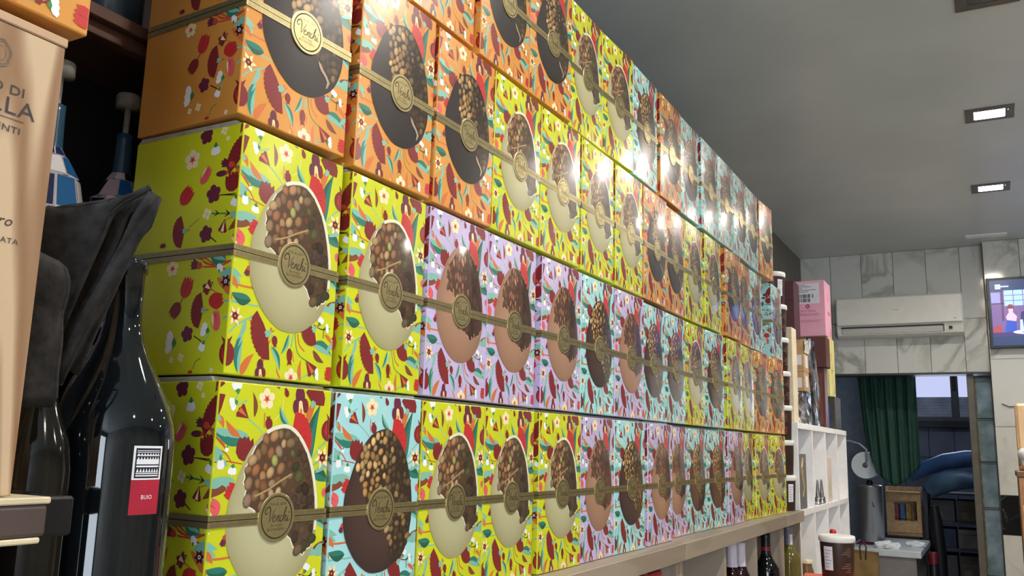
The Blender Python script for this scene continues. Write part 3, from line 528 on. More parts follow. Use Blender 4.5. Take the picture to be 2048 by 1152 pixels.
def egg_mesh(k):
    base, edge, rim, dark, nuts, asp, nr = PAL[k]; pb = PB(); z = ZTOP + 3e-5
    out = catmull(EGG, 4, True); N = len(out); cx, cy = 95.0, 148.0
    # printed shell with the soft shading of the product picture
    rings = 7; bl, el = s2l(base), s2l(edge)
    def shade(x, y, r):
        t = max(0, min(1, 0.15 + 0.55 * r ** 3 + 0.0022 * (118 - y) + 0.0016 * abs(x - 105) * r)); return tuple(a + (b - a) * t for a, b in zip(bl, el))
    for i in range(N):
        a, b = out[i - 1], out[i]
        for j in range(rings):
            r0, r1 = j / rings, (j + 1) / rings
            q = [(cx + (p[0] - cx) * r, cy + (p[1] - cy) * r) for p, r in ((a, r0), (a, r1), (b, r1), (b, r0))]
            cs = [shade(p[0], p[1], r) for p, r in zip(q, (r0, r1, r1, r0))]
            for t in ((0, 2, 1), (0, 3, 2)):
                if j == 0 and t[2] == 1 and False: continue
                P = [q[m_] for m_ in t]
                ar = (P[1][0] - P[0][0]) * (P[2][1] - P[0][1]) - (P[1][1] - P[0][1]) * (P[2][0] - P[0][0])
                if abs(ar) < 1e-6: continue
                if ar < 0: t = (t[0], t[2], t[1])
                pb.tri([q[m_] for m_ in t], [cs[m_] for m_ in t], z)
    inset = 5.0 if k == 'y' else 2.5
    def pull(p, d):
        l = math.hypot(p[0] - cx, p[1] - cy); return (cx + (p[0] - cx) * (1 - d / l), cy + (p[1] - cy) * (1 - d / l))
    rimc = catmull(RIM, 4)
    op = JAG[k] + [pull(p, inset) for p in rimc]
    def grow(p, d): return pull(p, -d)
    # broken rim: lighter line along the crack and around the opening
    for q in stroke(JAG[k], 3.4): pb.poly(q, rim, z + 2e-5)
    if k == 'y':
        for q in stroke([pull(p, 2.0) for p in rimc], 4.2): pb.poly(q, rim, z + 2.4e-5)
    pb.poly(op, dark, z + 4e-5)
    rnd = random.Random(7 + ord(k)); pts = []; tries = 0
    while tries < 9000:
        tries += 1; p = (rnd.uniform(40, 166), rnd.uniform(70, 250))
        if not inside(p, op): continue
        if min(math.hypot(p[0] - q[0], p[1] - q[1]) for q in op) < nr * .55: continue
        if all(math.hypot((p[0] - q[0]) * (1.25 if asp > 2 else 1), (p[1] - q[1]) / (1.5 if asp > 2 else 1.12)) > nr * 1.38 for q in pts): pts.append(p)
    for n_, p in enumerate(pts):
        c = rnd.choice(nuts); dk = (1.0 if p[0] < 104 else (0.66 if p[0] < 122 else 0.42)) * rnd.uniform(.7, 1.05)
        if rnd.random() < .2 and p[0] > 112: dk = min(1, dk * 1.6)
        c = tuple(v * dk for v in c); r = nr * rnd.uniform(.62, 1.12); a = rnd.uniform(-.5, .5) + (PI / 2 if asp > 2 else rnd.uniform(.4, 1.8))
        if k == 'l': a = PI / 2 + rnd.uniform(-.5, .5)
        e = []; m_ = []; h = []
        for i in range(9):
            t = 2 * PI * i / 9; x, y = r * asp ** .5 * math.cos(t), r / asp ** .5 * math.sin(t); x, y = x * math.cos(a) - y * math.sin(a), x * math.sin(a) + y * math.cos(a)
            e.append((p[0] + x, p[1] + y)); m_.append((p[0] + x * .62 - .5, p[1] + y * .62 + .6))
        co, ci, cc = s2l(tuple(v * .62 for v in c)), s2l(c), s2l(tuple(min(255, v * 1.1) for v in c)); zz_ = z + 6e-5 + n_ * 3e-6; ctr = (p[0] - r * .2, p[1] + r * .22)
        for i in range(9):
            j = (i + 1) % 9
            pb.tri((e[i], e[j], m_[j]), (co, co, ci), zz_); pb.tri((e[i], m_[j], m_[i]), (co, ci, ci), zz_); pb.tri((ctr, m_[i], m_[j]), (cc, ci, ci), zz_)
    if k == 'y':   # pale chocolate thread across the nuts
        for q in stroke(catmull([(62, 166), (80, 172), (100, 182), (118, 190)], 5), 2.2): pb.poly(q, (176, 150, 96), z + 4.6e-4)
    if k == 'o':
        pb.poly([(121, 113), (126, 110), (131, 104), (138, 98), (144, 90), (140, 82), (137, 80), (139, 90), (134, 96), (127, 101), (123, 106)], (178, 152, 128), z + 4.6e-4)
    return pb.build_mesh('egg_picture', varnish)
EGGS = {k: egg_mesh(k) for k in KINDS}
ZB = ZTOP + 7e-4
# foil ribbon with a dark centre line and fine ribs, and the round foil seal
def ribbon_mesh():
    mb = MB(); z0, z1 = .1343, .1478; zc = .1412; D_, W_ = BD / 1000, BW / 1000
    def strip(a, b, t, mi):
        mb.add([(t, -t, a), (t, W_ + t, a), (t, W_ + t, b), (t, -t, b)], [(0, 1, 2, 3)], mi)
        mb.add([(-D_ + .002, -t, a), (t, -t, a), (t, -t, b), (-D_ + .002, -t, b)], [(0, 1, 2, 3)], mi)
        mb.add([(t, W_ + t, a), (-D_ + .002, W_ + t, a), (-D_ + .002, W_ + t, b), (t, W_ + t, b)], [(0, 1, 2, 3)], mi)
    strip(z0, z1, ZB, 0); strip(zc - .0006, zc + .0006, ZB + 5e-5, 1)
    n = 88
    for k in range(n):
        y = .002 + k * (W_ - .004) / n
        for a, b in ((z0 + .0008, zc - .0014), (zc + .0014, z1 - .0008)): mb.add([(ZB + 4e-5, y, a), (ZB + 4e-5, y + .0005, a), (ZB + 4e-5, y + .0005, b), (ZB + 4e-5, y, b)], [(0, 1, 2, 3)], 1)
    return mb.mesh('ribbon', [foil, foil_line])
RIBBON = ribbon_mesh()
MC = (.0975, .1412)
def seal_mesh():
    mb = MB(); T = ZB
    prof = [(.0280, 0), (.0280, .0008), (.0274, .0011), (.0246, .0011), (.0240, .0008), (.0234, .0008), (.0228, .0011), (.0004, .0011)]
    n = 48; vs = []; fs = []; mi = []
    for r, h in prof:
        for k in range(n): a = 2 * PI * k / n; vs.append((T + h, MC[0] + r * math.cos(a), MC[1] + r * math.sin(a)))
    for j in range(len(prof) - 1):
        f = [(j * n + k, j * n + (k + 1) % n, (j + 1) * n + (k + 1) % n, (j + 1) * n + k) for k in range(n)]
        mb.v = mb.v or []; n0 = 0
        fs.append((f, 1 if j in (3, 4, 5) else 0))
    n0 = len(mb.v); mb.v += vs
    for f, m_ in fs:
        for q in f: mb.f.append(tuple(i + n0 for i in q)); mb.mi.append(m_); mb.sm.append(False)
    return mb.mesh('seal', [foil, foil_line])
SEAL = seal_mesh()
def lettering_mesh():
    mb = MB(); x = ZB + .00118
    S = .0042; ox, oy = MC[0] - .0205, MC[1] - .0050
    def put(pts, wd):
        q = catmull(pts, 6); n = len(q); w = [wd * (0.45 + 0.55 * abs(math.sin(PI * i / max(n - 1, 1)))) for i in range(n)]
        for quad in stroke([(a + b * .12, b) for a, b in q], w): mb.add([(x, ox + a * S, oy + b * S) for a, b in quad], [(0, 1, 2, 3)])
    put([(1.3, 2.6), (.5, 2.1), (.1, 2.8), (.6, 3.8), (1.5, 4.0), (2.0, 3.0), (2.05, 1.4), (2.15, 0.0)], .42); put([(2.15, 0.0), (2.9, 1.5), (3.5, 3.0), (4.0, 3.7)], .22)
    put([(3.0, .9), (3.9, 1.05), (4.1, 1.55), (3.7, 1.7), (3.3, 1.0), (3.4, .2), (3.9, .05), (4.5, .6), (4.85, 1.6)], .30); put([(4.85, 1.6), (4.75, .8), (4.65, 0)], .34)
    put([(4.7, .5), (5.15, 1.5), (5.55, 1.5), (5.4, .5), (5.55, .02), (6.0, .5)], .32); put([(6.75, 1.35), (6.45, 1.65), (6.05, 1.2), (6.0, .4), (6.35, .02), (6.95, .5), (7.5, 2.0), (7.95, 3.4)], .30)
    put([(7.95, 3.4), (7.8, 3.85), (7.5, 3.2), (7.25, 1.5), (7.15, 0)], .34); put([(7.2, .5), (7.7, 1.5), (8.1, 1.5), (7.95, .5), (8.1, .02), (8.55, .5), (8.95, 1.6)], .32); put([(8.95, 1.6), (8.8, .5), (9.0, .02), (9.5, .45)], .32)
    mb.add([(x, ox + (9.35 + .22 * math.cos(t)) * S, oy + (2.35 + .22 * math.sin(t)) * S) for t in [k * PI / 4 for k in range(8)]], [tuple(range(8))])
    for body, size, dz in (('ITALIA 1878', .0044, .0133), ('BUONO', .0042, -.0106), ('BUONISSIMO', .0042, -.0150)):
        vs, fs = text_mesh(body, size, 'CENTER', 1.08); mb.add([(x, MC[0] + a, MC[1] + dz + b) for a, b in vs], fs)
    for dz in (.0195, -.0190): mb.add([(x, MC[0] + p[0], MC[1] + dz + p[1]) for p in star(0, 0, .0009, 4, .4)], [tuple(range(8))])
    return mb.mesh('lettering', olive_ink)
LETTER = lettering_mesh()
BODY = {}
for k in KINDS:
    BODY[k] = MB().box((-BD / 1000, 0, 0), (0, BW / 1000, BH / 1000), 0, .0016, 2).mesh('carton', CARD[k])
mb = MB(); mb.box((-BD / 1000 + .002, .0012, BH / 1000), (-.0130, BW / 1000 - .0012, BH / 1000 + .0026)); mb.box((-BD / 1000 + .006, .0006, BH / 1000 + .0026), (-.0140, BW / 1000 - .0012, BH / 1000 + .0050))
FLAP = mb.mesh('top_flap', greyboard)
EGGNAME = {'y': 'white chocolate', 'o': 'dark chocolate', 'c': 'brown hazelnut', 'l': 'milk chocolate almond'}
ORD = ['first', 'second', 'third', 'fourth', 'fifth', 'sixth', 'seventh', 'eighth', 'ninth', 'tenth', 'eleventh', 'twelfth', 'thirteenth', 'fourteenth', 'fifteenth']
def gift_box(k, x, y, z, turn, label, group):
    r = empty('gift_box', (x, y, z), -turn, label, 'gift box', group)
    link('carton', BODY[k], r); link('top_flap', FLAP, r); link('floral_print', FLORAL, r); link('egg_picture', EGGS[k], r); link('ribbon', RIBBON, r)
    s_ = link('seal', SEAL, r); l = link('lettering', LETTER, s_); return r
SHELF_Z = 1.30
ROWN = ['bottom row', 'second row up', 'third row up', 'top row']
for ri, row in enumerate(ROWS):
    for i, (k, x, y, t) in enumerate(row):
        gift_box(k, x, y, SHELF_Z + .0008 + ri * .30 * (1 if ri else 1), t, '%s floral gift box with %s egg, %s from left in %s' % (KINDS[k][1], EGGNAME[k], ORD[i], ROWN[ri]), 'egg gift boxes in the ' + ROWN[ri])
gift_box('o', 0.15, 0.212, 1.8315, 0.0, 'orange floral gift box standing on the pine wine crate, cut off by the frame', None)

# ------------------------------------------------------------------ long oak shelf unit under the boxes
def oak_unit(y0, y1, posts, label):
    u = empty('wine_shelf', (0, y0, 0), 0, label, 'shelf', 'oak wine shelf units')
    L = y1 - y0
    MB().box((-0.385, 0.0008, 1.258), (0.045, L - .0008, SHELF_Z), 0, .0012).build('shelf_top', oak, u)
    for p in posts: MB().box((-0.38, p - y0 - .011, 0.02), (0.028, p - y0 + .011, 1.258), 0, .001).build('upright', oak_v, u)
    MB().box((-0.388, 0.002, 0.02), (-0.38, L - .002, 1.258)).build('back_panel', oak_v, u)
    for z in (0.86, 0.44, 0.02): MB().box((-0.38, .022, z), (0.026, L - .022, z + .022)).build('shelf_board', oak, u)
    return u
oak_unit(-0.55, 1.0, (-.538, -.15, .25, .64, .988), 'greige oak shelf unit nearest the viewer, mostly hidden behind bottles')
oak_unit(1.0, 2.217, (1.012, 1.40, 1.80, 2.203), 'greige oak shelf unit in the middle, under the pale blue and lilac boxes')
oak_unit(2.217, 3.443, (2.231, 2.645, 3.03, 3.428), 'greige oak shelf unit with three bottles showing, right of the visible joint')
oak_unit(3.443, 3.79, (3.457, 3.776), 'short greige oak shelf unit end holding the white wine bottle')
mat('hole_black', (14, 12, 12), .9, noise=.1)
def bottle(name, x, y, z, prof, m, label, extra, cat='bottle', group=None, n=28):
    b = empty(name, (x, y, z), 0, label, cat, group); MB().lathe(prof, n).build('bottle_body', m, b)
    for nm, pr, mm in extra: MB().lathe(pr, n).build(nm, mm, b)
    return b
glass_dark = mat('dark_bottle_glass', (14, 18, 20), 0.05, spec=0.7, noise=0.2, scale=3)
glass_green = mat('olive_wine_glass', (116, 106, 48), 0.06, spec=0.7, noise=0.15, scale=6)
glass_red = mat('red_wine_glass', (38, 10, 14), 0.05, spec=0.7, noise=0.15, scale=6)
pale_caps = mat('pale_lilac_capsule', (206, 196, 208), 0.4, noise=0.05, scale=60)
black_caps = mat('black_capsule', (26, 24, 26), 0.35, noise=0.1, scale=60)
bord = [(.036, 0), (.0385, .006), (.0385, .19), (.036, .205), (.024, .226), (.0160, .245), (.0148, .29), (.0158, .291), (.0158, .300), (.0145, .302)]
cap = lambda a=.232, s=.0009: [(.0150 + .006 * max(0, (.245 - a) / .02) + s, a), (.0158 + s, .250), (.0152 + s, .288), (.0166, .291), (.0166, .302), (.0150, .304), (.002, .304)]
ZC = 0.8825
def wine(x, y, m, cm, label, dz=0.0, sc=1.0, rs=1.0):
    b = bottle('wine_bottle', x, y, ZC, [(r * (rs if z < .21 else 1 + (rs - 1) * max(0, (.250 - z) / .04)), z * sc) for r, z in bord], m, label, [('capsule', [(r, z * sc) for r, z in cap(.236)], cm)], 'bottle', None)
    return b
b1 = wine(-0.012, 2.868, glass_red, pale_caps, 'red wine bottle with tall pale capsule, left of the pair in the shelf', 0, 1.20)
b2 = wine(-0.006, 2.952, glass_red, pale_caps, 'red wine bottle with tall pale capsule, right of the pair in the shelf', 0, 1.175)
b3 = wine(-0.006, 3.318, glass_dark, black_caps, 'dark bottle with black capsule and red bands in its own shelf bay', 0, 1.18, 1.2)
red_band = mat('red_band', (186, 44, 48), 0.4, noise=0.1, scale=80)
for z in (.300, .307): MB().lathe([(.0169, z * 1.0), (.0169, z + .004)], 28, cap=False).build('neck_band', red_band, b3)
MB().lathe([(.0330, .2555), (.0310, .2595)], 28, cap=False).build('gold_rim', mat('pale_gold', (206, 196, 140), .4, noise=.1), b3)
b4 = wine(-0.004, 3.705, glass_green, mat('clear_grey_capsule', (128, 130, 140), 0.2, noise=0.15, scale=30), 'white wine bottle with grey transparent capsule at the end of the oak shelf', 0, 1.19, 1.15)
MB().add([(.0178 * math.cos(t), .0178 * math.sin(t), zz_) for zz_ in (.282, .328) for t in (-1.1, -.85, -.6, -.35)], [(0, 1, 5, 4), (1, 2, 6, 5), (2, 3, 7, 6)]).build('neck_label', mat('white_paper', (232, 232, 236), .6, noise=.04), b4)
rb = empty('red_wine_carton', (-0.05, 2.10, ZC), 0, 'red carton whose top edge just shows in the lower shelf', 'carton')
MB().box((-.16, -.14, 0), (.05, .06, .354), 0, .002).build('carton', mat('red_card', (190, 34, 40), .4, noise=.08), rb); MB().box((-.158, -.045, .354), (.048, -.035, .3548)).build('tape', pale_caps, rb)

# ------------------------------------------------------------------ dark hutch shelves behind, on the left
h = empty('hutch_shelf', (-0.30, 0.1, 1.30), 0, 'dark brown wall shelves behind the bottles at the left', 'shelf')
MB().box((-.095, -.65, .0), (-.085, .81, 1.55)).build('back_panel', mat('dark_brown_back', (34, 27, 25), .6, noise=.2, scale=6), h)
MB().box((-.085, -.65, .742), (.100, .762, .758), 0, .001).build('shelf_board', walnut, h)
MB().box((.070, -.65, .724), (.088, .762, .742), 0, .001).build('batten', walnut, h)
MB().box((-.085, -.65, .32), (.090, .762, .338), 0, .001).build('shelf_board', walnut, h)
MB().box((-.085, -.65, 1.20), (.100, .762, 1.216), 0, .001).build('shelf_board', walnut, h)
MB().box((-.085, -.668, .0), (.100, -.65, 1.55)).build('side_panel', walnut, h)
MB().box((-.085, .762, .0), (.095, .780, 1.55)).build('side_panel', walnut, h)
mosaic = mat_print('mosaic_print', 0.25, 0.5)
def mosaic_bottle(x, y, label, cols, seed, s=1.0):
    b = empty('mosaic_bottle', (x, y, 1.6388), seed * .7, label, 'bottle', 'mosaic patterned bottles')
    # faceted body, every facet its own colour between pale joints
    ring = [(.030, 0), (.042, .03), (.045, .10), (.046, .16), (.036, .205), (.020, .232), (.0125, .244)]; n = 9; rnd = random.Random(seed); vs = []; fs = []; cs = []
    for j in range(len(ring) - 1):
        for k in range(n):
            a0, a1 = 2 * PI * (k + .5 * (j % 2)) / n, 2 * PI * (k + 1 + .5 * (j % 2)) / n
            r0, z0, r1, z1 = *ring[j], *ring[j + 1]
            P = [Vector((r * math.cos(a), r * math.sin(a), z_)) for r, a, z_ in ((r0, a0, z0), (r0, a1, z0), (r1, a1, z1), (r1, a0, z1))]
            i0 = len(vs); vs += P; fs.append((i0, i0 + 1, i0 + 2, i0 + 3)); cs += [s2l((196, 190, 200))] * 4
            c = sum(P, Vector()) / 4; nr_ = (P[1] - P[0]).cross(P[3] - P[0]).normalized() * .0006; i0 = len(vs); jit = [rnd.uniform(.78, .96) for _ in P]
            vs += [c + (p - c) * q + nr_ for p, q in zip(P, jit)]; fs.append((i0, i0 + 1, i0 + 2, i0 + 3)); cs += [s2l(rnd.choice(cols))] * 4
    me = bpy.data.meshes.new('bottle_body'); me.from_pydata(vs, [], fs); at = me.color_attributes.new('Col', 'FLOAT_COLOR', 'POINT'); at.data.foreach_set('color', [q for c in cs for q in (*c, 1)]); me.materials.append(mosaic)
    link('bottle_body', me, b)
    MB().lathe([(.0125, .243), (.0120, .25), (.0105, .29), (.0110, .300), (.0060, .302)], 18).build('neck', mat('slate_blue_glaze', (58, 92, 116), .25, noise=.15, scale=30), b)
    MB().lathe([(.0040, .300), (.0040, .338), (.0165, .339), (.0165, .356), (.0150, .358), (.001, .358)], 20).build('stopper', mat('grey_white_stopper', (176, 174, 166), .6, noise=.2, scale=60), b)
    return b
mosaic_bottle(-.285, .752, 'mosaic bottle with lilac facets, blue neck and white stopper, beside the boxes', [(216, 190, 206), (40, 110, 190), (26, 26, 40), (226, 222, 224)], 3)
mosaic_bottle(-.270, .640, 'mosaic bottle with blue and green facets, just right of the pine crate', [(38, 96, 150), (20, 78, 66), (70, 96, 140), (226, 222, 224), (30, 50, 90)], 5)
mosaic_bottle(-.290, .52, 'mosaic bottle almost hidden behind the pine crate, only its stopper edge showing', [(38, 96, 150), (200, 180, 200)], 8)
tb = bottle('spirit_bottle', -.275, .705, 2.059, bord, mat('slate_bottle', (60, 74, 84), .2, noise=.2, scale=8), 'slate blue bottle on the upper dark shelf at the top left', [('capsule', cap(.236), black_caps)])

# ------------------------------------------------------------------ pine wine crate on its board
cr = empty('wine_crate', (0.15, 0.376, 1.488), 0, 'pale pine wine crate with dark branded lettering at the left edge', 'crate')
MB().box((-.012, -.30, 0), (0, 0, .327), 0, .0008).build('front_panel', pine, cr)
MB().box((-.19, -.010, .001), (-.0125, -.0003, .327), 0, .0008).build('side_panel', pine, cr)
MB().box((-.19, -.30, .001), (-.0125, -.29, .327), 0, .0008).build('side_panel', pine, cr)
MB().box((-.19, -.29, .001), (-.18, -.0105, .327)).build('back_panel', pine, cr)
MB().box((-.18, -.29, .001), (-.0125, -.0105, .012)).build('bottom_panel', pine_y, cr)
MB().box((-.19, -.3005, .3275), (.0008, .0012, .3345), 0, .0008).build('lid', pine_y, cr)
def crate_text(nm, t, size, y, z, ax='RIGHT', sx=1.0, shear=0.0):
    return text_obj(nm, t, size, (.0004, y - .376, z - 1.488), (0, 1, 0), (0, 0, 1), ink, cr, ax, sx, shear)
crate_text('lettering', 'O DI', .0098, .3500, 1.7655, sx=1.15)
crate_text('lettering', 'LLA', .0172, .3590, 1.7510, sx=1.12)
MB().add([(.0004, -.10, .2595), (.0004, -.0245, .2595), (.0004, -.0245, .2600), (.0004, -.10, .2600)], [(0, 1, 2, 3)]).build('rule_line', ink, cr)
crate_text('lettering', 'ENTI', .0070, .3500, 1.7380, sx=1.15)
crate_text('lettering', 'ro', .0105, .3520, 1.6720, shear=.35)
crate_text('lettering', 'LATA', .0056, .3585, 1.6600, sx=1.15)
mb = MB()
for r0, r1 in ((.0085, .0079), (.0070, .0066), (.0046, .0043)):
    for k in range(24):
        a0, a1 = 2 * PI * k / 24, 2 * PI * (k + 1) / 24; q0 = 1 + .06 * math.sin(6 * a0); q1 = 1 + .06 * math.sin(6 * a1)
        mb.add([(.0004, -.0475 + r * q * math.cos(a), .304 + 1.25 * r * q * math.sin(a)) for r, q, a in ((r0, q0, a0), (r0, q1, a1), (r1, q1, a1), (r1, q0, a0))], [(0, 1, 2, 3)])
mb.build('crest', mat('grey_ink', (120, 108, 98), .7, noise=.1), cr)
bd = empty('wood_board', (0.16, 0.398, 1.456), 0, 'thick dark board with cream edges under the pine crate', 'board')
MB().box((-.20, -.36, .004), (0, 0, .0265), 0, .003, 2).build('board_core', mat('brown_laminate', (84, 70, 66), .5, noise=.1, scale=10), bd)
MB().box((-.20, -.36, .0265), (.001, .001, .0312), 0, .001).build('top_edge', mat('cream_edge', (220, 204, 168), .5, noise=.08), bd)
MB().box((-.20, -.36, 0), (.0006, -.004, .004), 0, .001).build('bottom_edge', MATS['cream_edge'], bd)
MB().box((-.06, .001, .002), (-.014, .030, .030), 0, .002).build('black_bracket', mat('black_plastic', (14, 14, 16), .5, noise=.1), bd)
bc = empty('black_carton', (0.13, 0.38, SHELF_Z), 0, 'black carton in shadow holding up the board under the crate', 'carton')
MB().box((-.17, -.32, .0005), (0, 0, .1552), 0, .002).build('carton', mat('black_card', (22, 20, 22), .6, noise=.2), bc); MB().box((-.168, -.165, .1552), (-.001, -.155, .1557)).build('tape', MATS['black_plastic'], bc)

# ------------------------------------------------------------------ big bottle and the felt pouch
bigprof = [(.050, 0), (.056, .006), (.0575, .015), (.0575, .222), (.0555, .240), (.050, .258), (.040, .280), (.029, .300), (.021, .318), (.0172, .336), (.0160, .352), (.0158, .385), (.0178, .386), (.0178, .397), (.0165, .399), (.004, .400)]
mg = bottle('large_bottle', .012, .554, SHELF_Z + .0005, bigprof, mat('black_glass', (12, 18, 22), .04, spec=.8, noise=.2, scale=3), 'oversized black glass wine bottle with small white and red label', [], n=64)
def on_cyl(a, z, r=.0578): return (r * math.cos(a), r * math.sin(a), z)
A0, A1 = math.radians(-17), math.radians(13)
def lab_patch(u0, u1, v0, v1, r, n=8):
    vs = []; fs = []
    for i in range(n + 1):
        a = A0 + (A1 - A0) * (u0 + (u1 - u0) * i / n); vs += [on_cyl(a, v0, r), on_cyl(a, v1, r)]
    for i in range(n): fs.append((2 * i, 2 * i + 2, 2 * i + 3, 2 * i + 1))
    return vs, fs
LZ0, LZ1, LZ2 = .1610, .1915, .2215
MB().add(*lab_patch(0, 1, LZ1, LZ2, .05765)).build('white_label', mat('label_white', (236, 236, 238), .5, noise=.03), mg)
MB().add(*lab_patch(0, 1, LZ0, LZ1, .05765)).build('red_label', mat('label_red', (176, 34, 58), .5, noise=.06, scale=30), mg)
mb = MB(); 
navy = mat('navy_ink', (24, 26, 44), .5, noise=.1)
def lv(f): return LZ1 + f * (LZ2 - LZ1)
mb.add(*lab_patch(.07, .93, lv(.05), lv(.93), .05772)); mb.build('label_pattern', navy, mg)
mb = MB(); rr = .05778
for f0, f1 in ((.10, .14), (.17, .20), (.37, .42), (.455, .60), (.70, .73), (.80, .82), (.85, .87)): mb.add(*lab_patch(.11, .89, lv(f0), lv(f1), rr))
for f0, f1 in ((.22, .34), (.58, .68), (.72, .79)):
    n = 8
    for k in range(n):
        u = .11 + .78 * k / n; du = .78 / n
        mb.add([on_cyl(A0 + (A1 - A0) * (u + .06 * du), lv(f0), rr), on_cyl(A0 + (A1 - A0) * (u + .94 * du), lv(f0), rr), on_cyl(A0 + (A1 - A0) * (u + .5 * du), lv(f1), rr)], [(0, 1, 2)])
mb.build('label_stripes', MATS['label_white'], mg)
vs, fs = text_mesh('BUIO', .0052, 'CENTER', .92); am = (A0 + A1) / 2 + .02
MB().add([on_cyl(am + a / .0578, .1745 + b, .05775) for a, b in vs], fs).build('lettering', MATS['label_white'], mg)
bottle('wine_bottle', .030, .466, SHELF_Z + .0005, [(.028, 0), (.031, .006), (.031, .20), (.028, .222), (.018, .25), (.0125, .27), (.0118, .33), (.0128, .331), (.0128, .345), (.003, .346)], mat('brown_black_glass', (26, 24, 18), .08, spec=.6, noise=.2), 'dark brown bottle hidden under the felt pouch, left of the oversized one', [])
felt = mat('charcoal_felt', (60, 58, 58), .92, spec=.2, noise=.25, scale=90, bump=.5)
pm = MB()
for l, r, bulge in POUCH:
    n = len(l); M_ = 10; vs = []; fs = []
    for i in range(n):
        a, b = Vector(l[i]), Vector(r[i])
        for j in range(M_ + 1):
            t = j / M_; p = a.lerp(b, t); toc = (CAM - p); toc.z = 0; toc.normalize(); p = p + toc * (bulge * math.sin(PI * min(1, t * .55 + .45)) + .0016 * math.sin(7 * t + i * .6))
            vs.append(p)
    for i in range(n - 1):
        for j in range(M_): q = i * (M_ + 1) + j; fs.append((q, q + 1, q + M_ + 2, q + M_ + 1))
    pm.add(vs, fs, 0, True)
    # soft rolled hem on the right edge of every fold
    pm.tube([vs[i * (M_ + 1) + M_] for i in range(n)], .0028, 6)
po = pm.build('felt_pouch', felt); tag(po, 'folded charcoal felt pouch draped between the pine crate and the oversized bottle', 'pouch')
sm = po.modifiers.new('thick', 'SOLIDIFY'); sm.thickness = .0022; sm.offset = -1

# ------------------------------------------------------------------ brown tubs with white lids
tub_brown = mat('brown_tub', (62, 40, 32), .4, noise=.12, scale=12); lid_white = mat('white_lid', (236, 234, 230), .35, noise=.03, scale=10); paper = mat('label_paper', (222, 220, 228), .6, noise=.04, scale=30); grey_ink = mat('label_ink', (150, 148, 158), .6, noise=.1); tan_ink = mat('tan_ink', (168, 128, 108), .5, noise=.1)
def tub(x, y, z, rot, label, group, s=1.0, lines=True, lab_a=(-1.25, -.75), lab_z=(.035, .105), paper_on=True, la=.05):
    t = empty('tub', (x, y, z), rot, label, 'tub', group)
    MB().lathe([(.048 * s, 0), (.050 * s, .002), (.0545 * s, .124), (.0545 * s, .127)], 32).build('tub_body', tub_brown, t)
    MB().lathe([(.0555 * s, .118), (.0580 * s, .121), (.0585 * s, .131), (.0570 * s, .1375), (.0540 * s, .139), (.0500 * s, .1375), (.001, .137)], 32).build('lid', lid_white, t)
    def rad(z_): return (.0500 + (.0545 - .0500) * z_ / .124) * s + .0005
    n = 6; vs = []; fs = []
    for i in range(n + 1):
        a = lab_a[0] + (lab_a[1] - lab_a[0]) * i / n
        for z_ in lab_z: vs.append((rad(z_) * math.cos(a), rad(z_) * math.sin(a), z_))
    for i in range(n): fs.append((2 * i, 2 * i + 2, 2 * i + 3, 2 * i + 1))
    lb = MB().add(vs, fs).build('paper_label', paper, t) if paper_on else None
    mb = MB()
    for k in range(6):
        z0 = lab_z[0] + (lab_z[1] - lab_z[0]) * (.12 + .14 * k); e = (lab_a[1] - lab_a[0]); a0, a1 = lab_a[0] + e * .12, lab_a[0] + e * (.6 + .3 * ((k * 7) % 3) / 2)
        for q in range(4):
            b0, b1 = a0 + (a1 - a0) * q / 4, a0 + (a1 - a0) * (q + .92) / 4
            mb.add([((rad(z_) + .0003) * math.cos(a), (rad(z_) + .0003) * math.sin(a), z_) for a, z_ in ((b0, z0), (b1, z0), (b1, z0 + .0022), (b0, z0 + .0022))], [(0, 1, 2, 3)])
    if lb: mb.build('printed_lines', grey_ink, lb)
    if lines:
        mb = MB()
        for k in range(10):
            z0 = .100 - .0062 * k - (.018 if k > 4 else 0); a1 = la; a0 = a1 - .25 - .12 * ((k * 5) % 4)
            for q in range(6):
                b0, b1 = a0 + (a1 - a0) * q / 6, a0 + (a1 - a0) * (q + .85) / 6
                mb.add([((rad(z_) + .0003) * math.cos(a), (rad(z_) + .0003) * math.sin(a), z_) for a, z_ in ((b0, z0), (b1, z0), (b1, z0 + .0016), (b0, z0 + .0016))], [(0, 1, 2, 3)])
        mb.build('printed_lines', tan_ink, t)
    return t
TN = ['at the bottom', 'second from the bottom', 'third from the bottom', 'fourth from the bottom', 'fifth from the bottom', 'sixth from the bottom', 'at the very top']
for k in range(7):
    tub(-.028 - .003 * k, 3.7355, SHELF_Z + .0006 + k * .1402, .35 + .5 * (k % 2) + (.5 if k in (1, 4) else 0), 'brown tub with white lid, %s of the stack behind the boxes' % TN[k], 'stacked brown tubs', .965, k not in (0, 1, 6), paper_on=k in (0, 1, 6), la=-1.0)
dc = empty('display_table', (0.33, 3.2, 0), 0, 'plain table below the frame carrying the orange carton', 'table')
MB().box((-.19, -.28, .93), (.22, .28, .96), 0, .003).build('table_top', oak, dc)
for sx in (-.16, .18):
    for sy in (-.25, .25): MB().box((sx - .02, sy - .02, 0), (sx + .02, sy + .02, .93), 0, .002).build('leg', oak_v, dc)
oc = empty('orange_carton', (0.25, 3.17, .9605), .12, 'orange red carton under the brown tub at the bottom edge', 'carton')
MB().box((-.10, -.09, 0), (.10, .09, .164), 0, .002).build('carton', mat('orange_red_card', (232, 104, 74), .5, noise=.05), oc); MB().box((-.1005, -.006, .1642), (.1005, .006, .1646)).build('lid_seam', mat('orange_seam', (206, 84, 58), .5, noise=.05), oc)
tub(.262, 3.165, 1.1252, .05, 'brown tub with white lid and paper label standing in front of the white cubbies', None, 1.0, True, (-2.35, -1.75), (.030, .105), True, -.62)

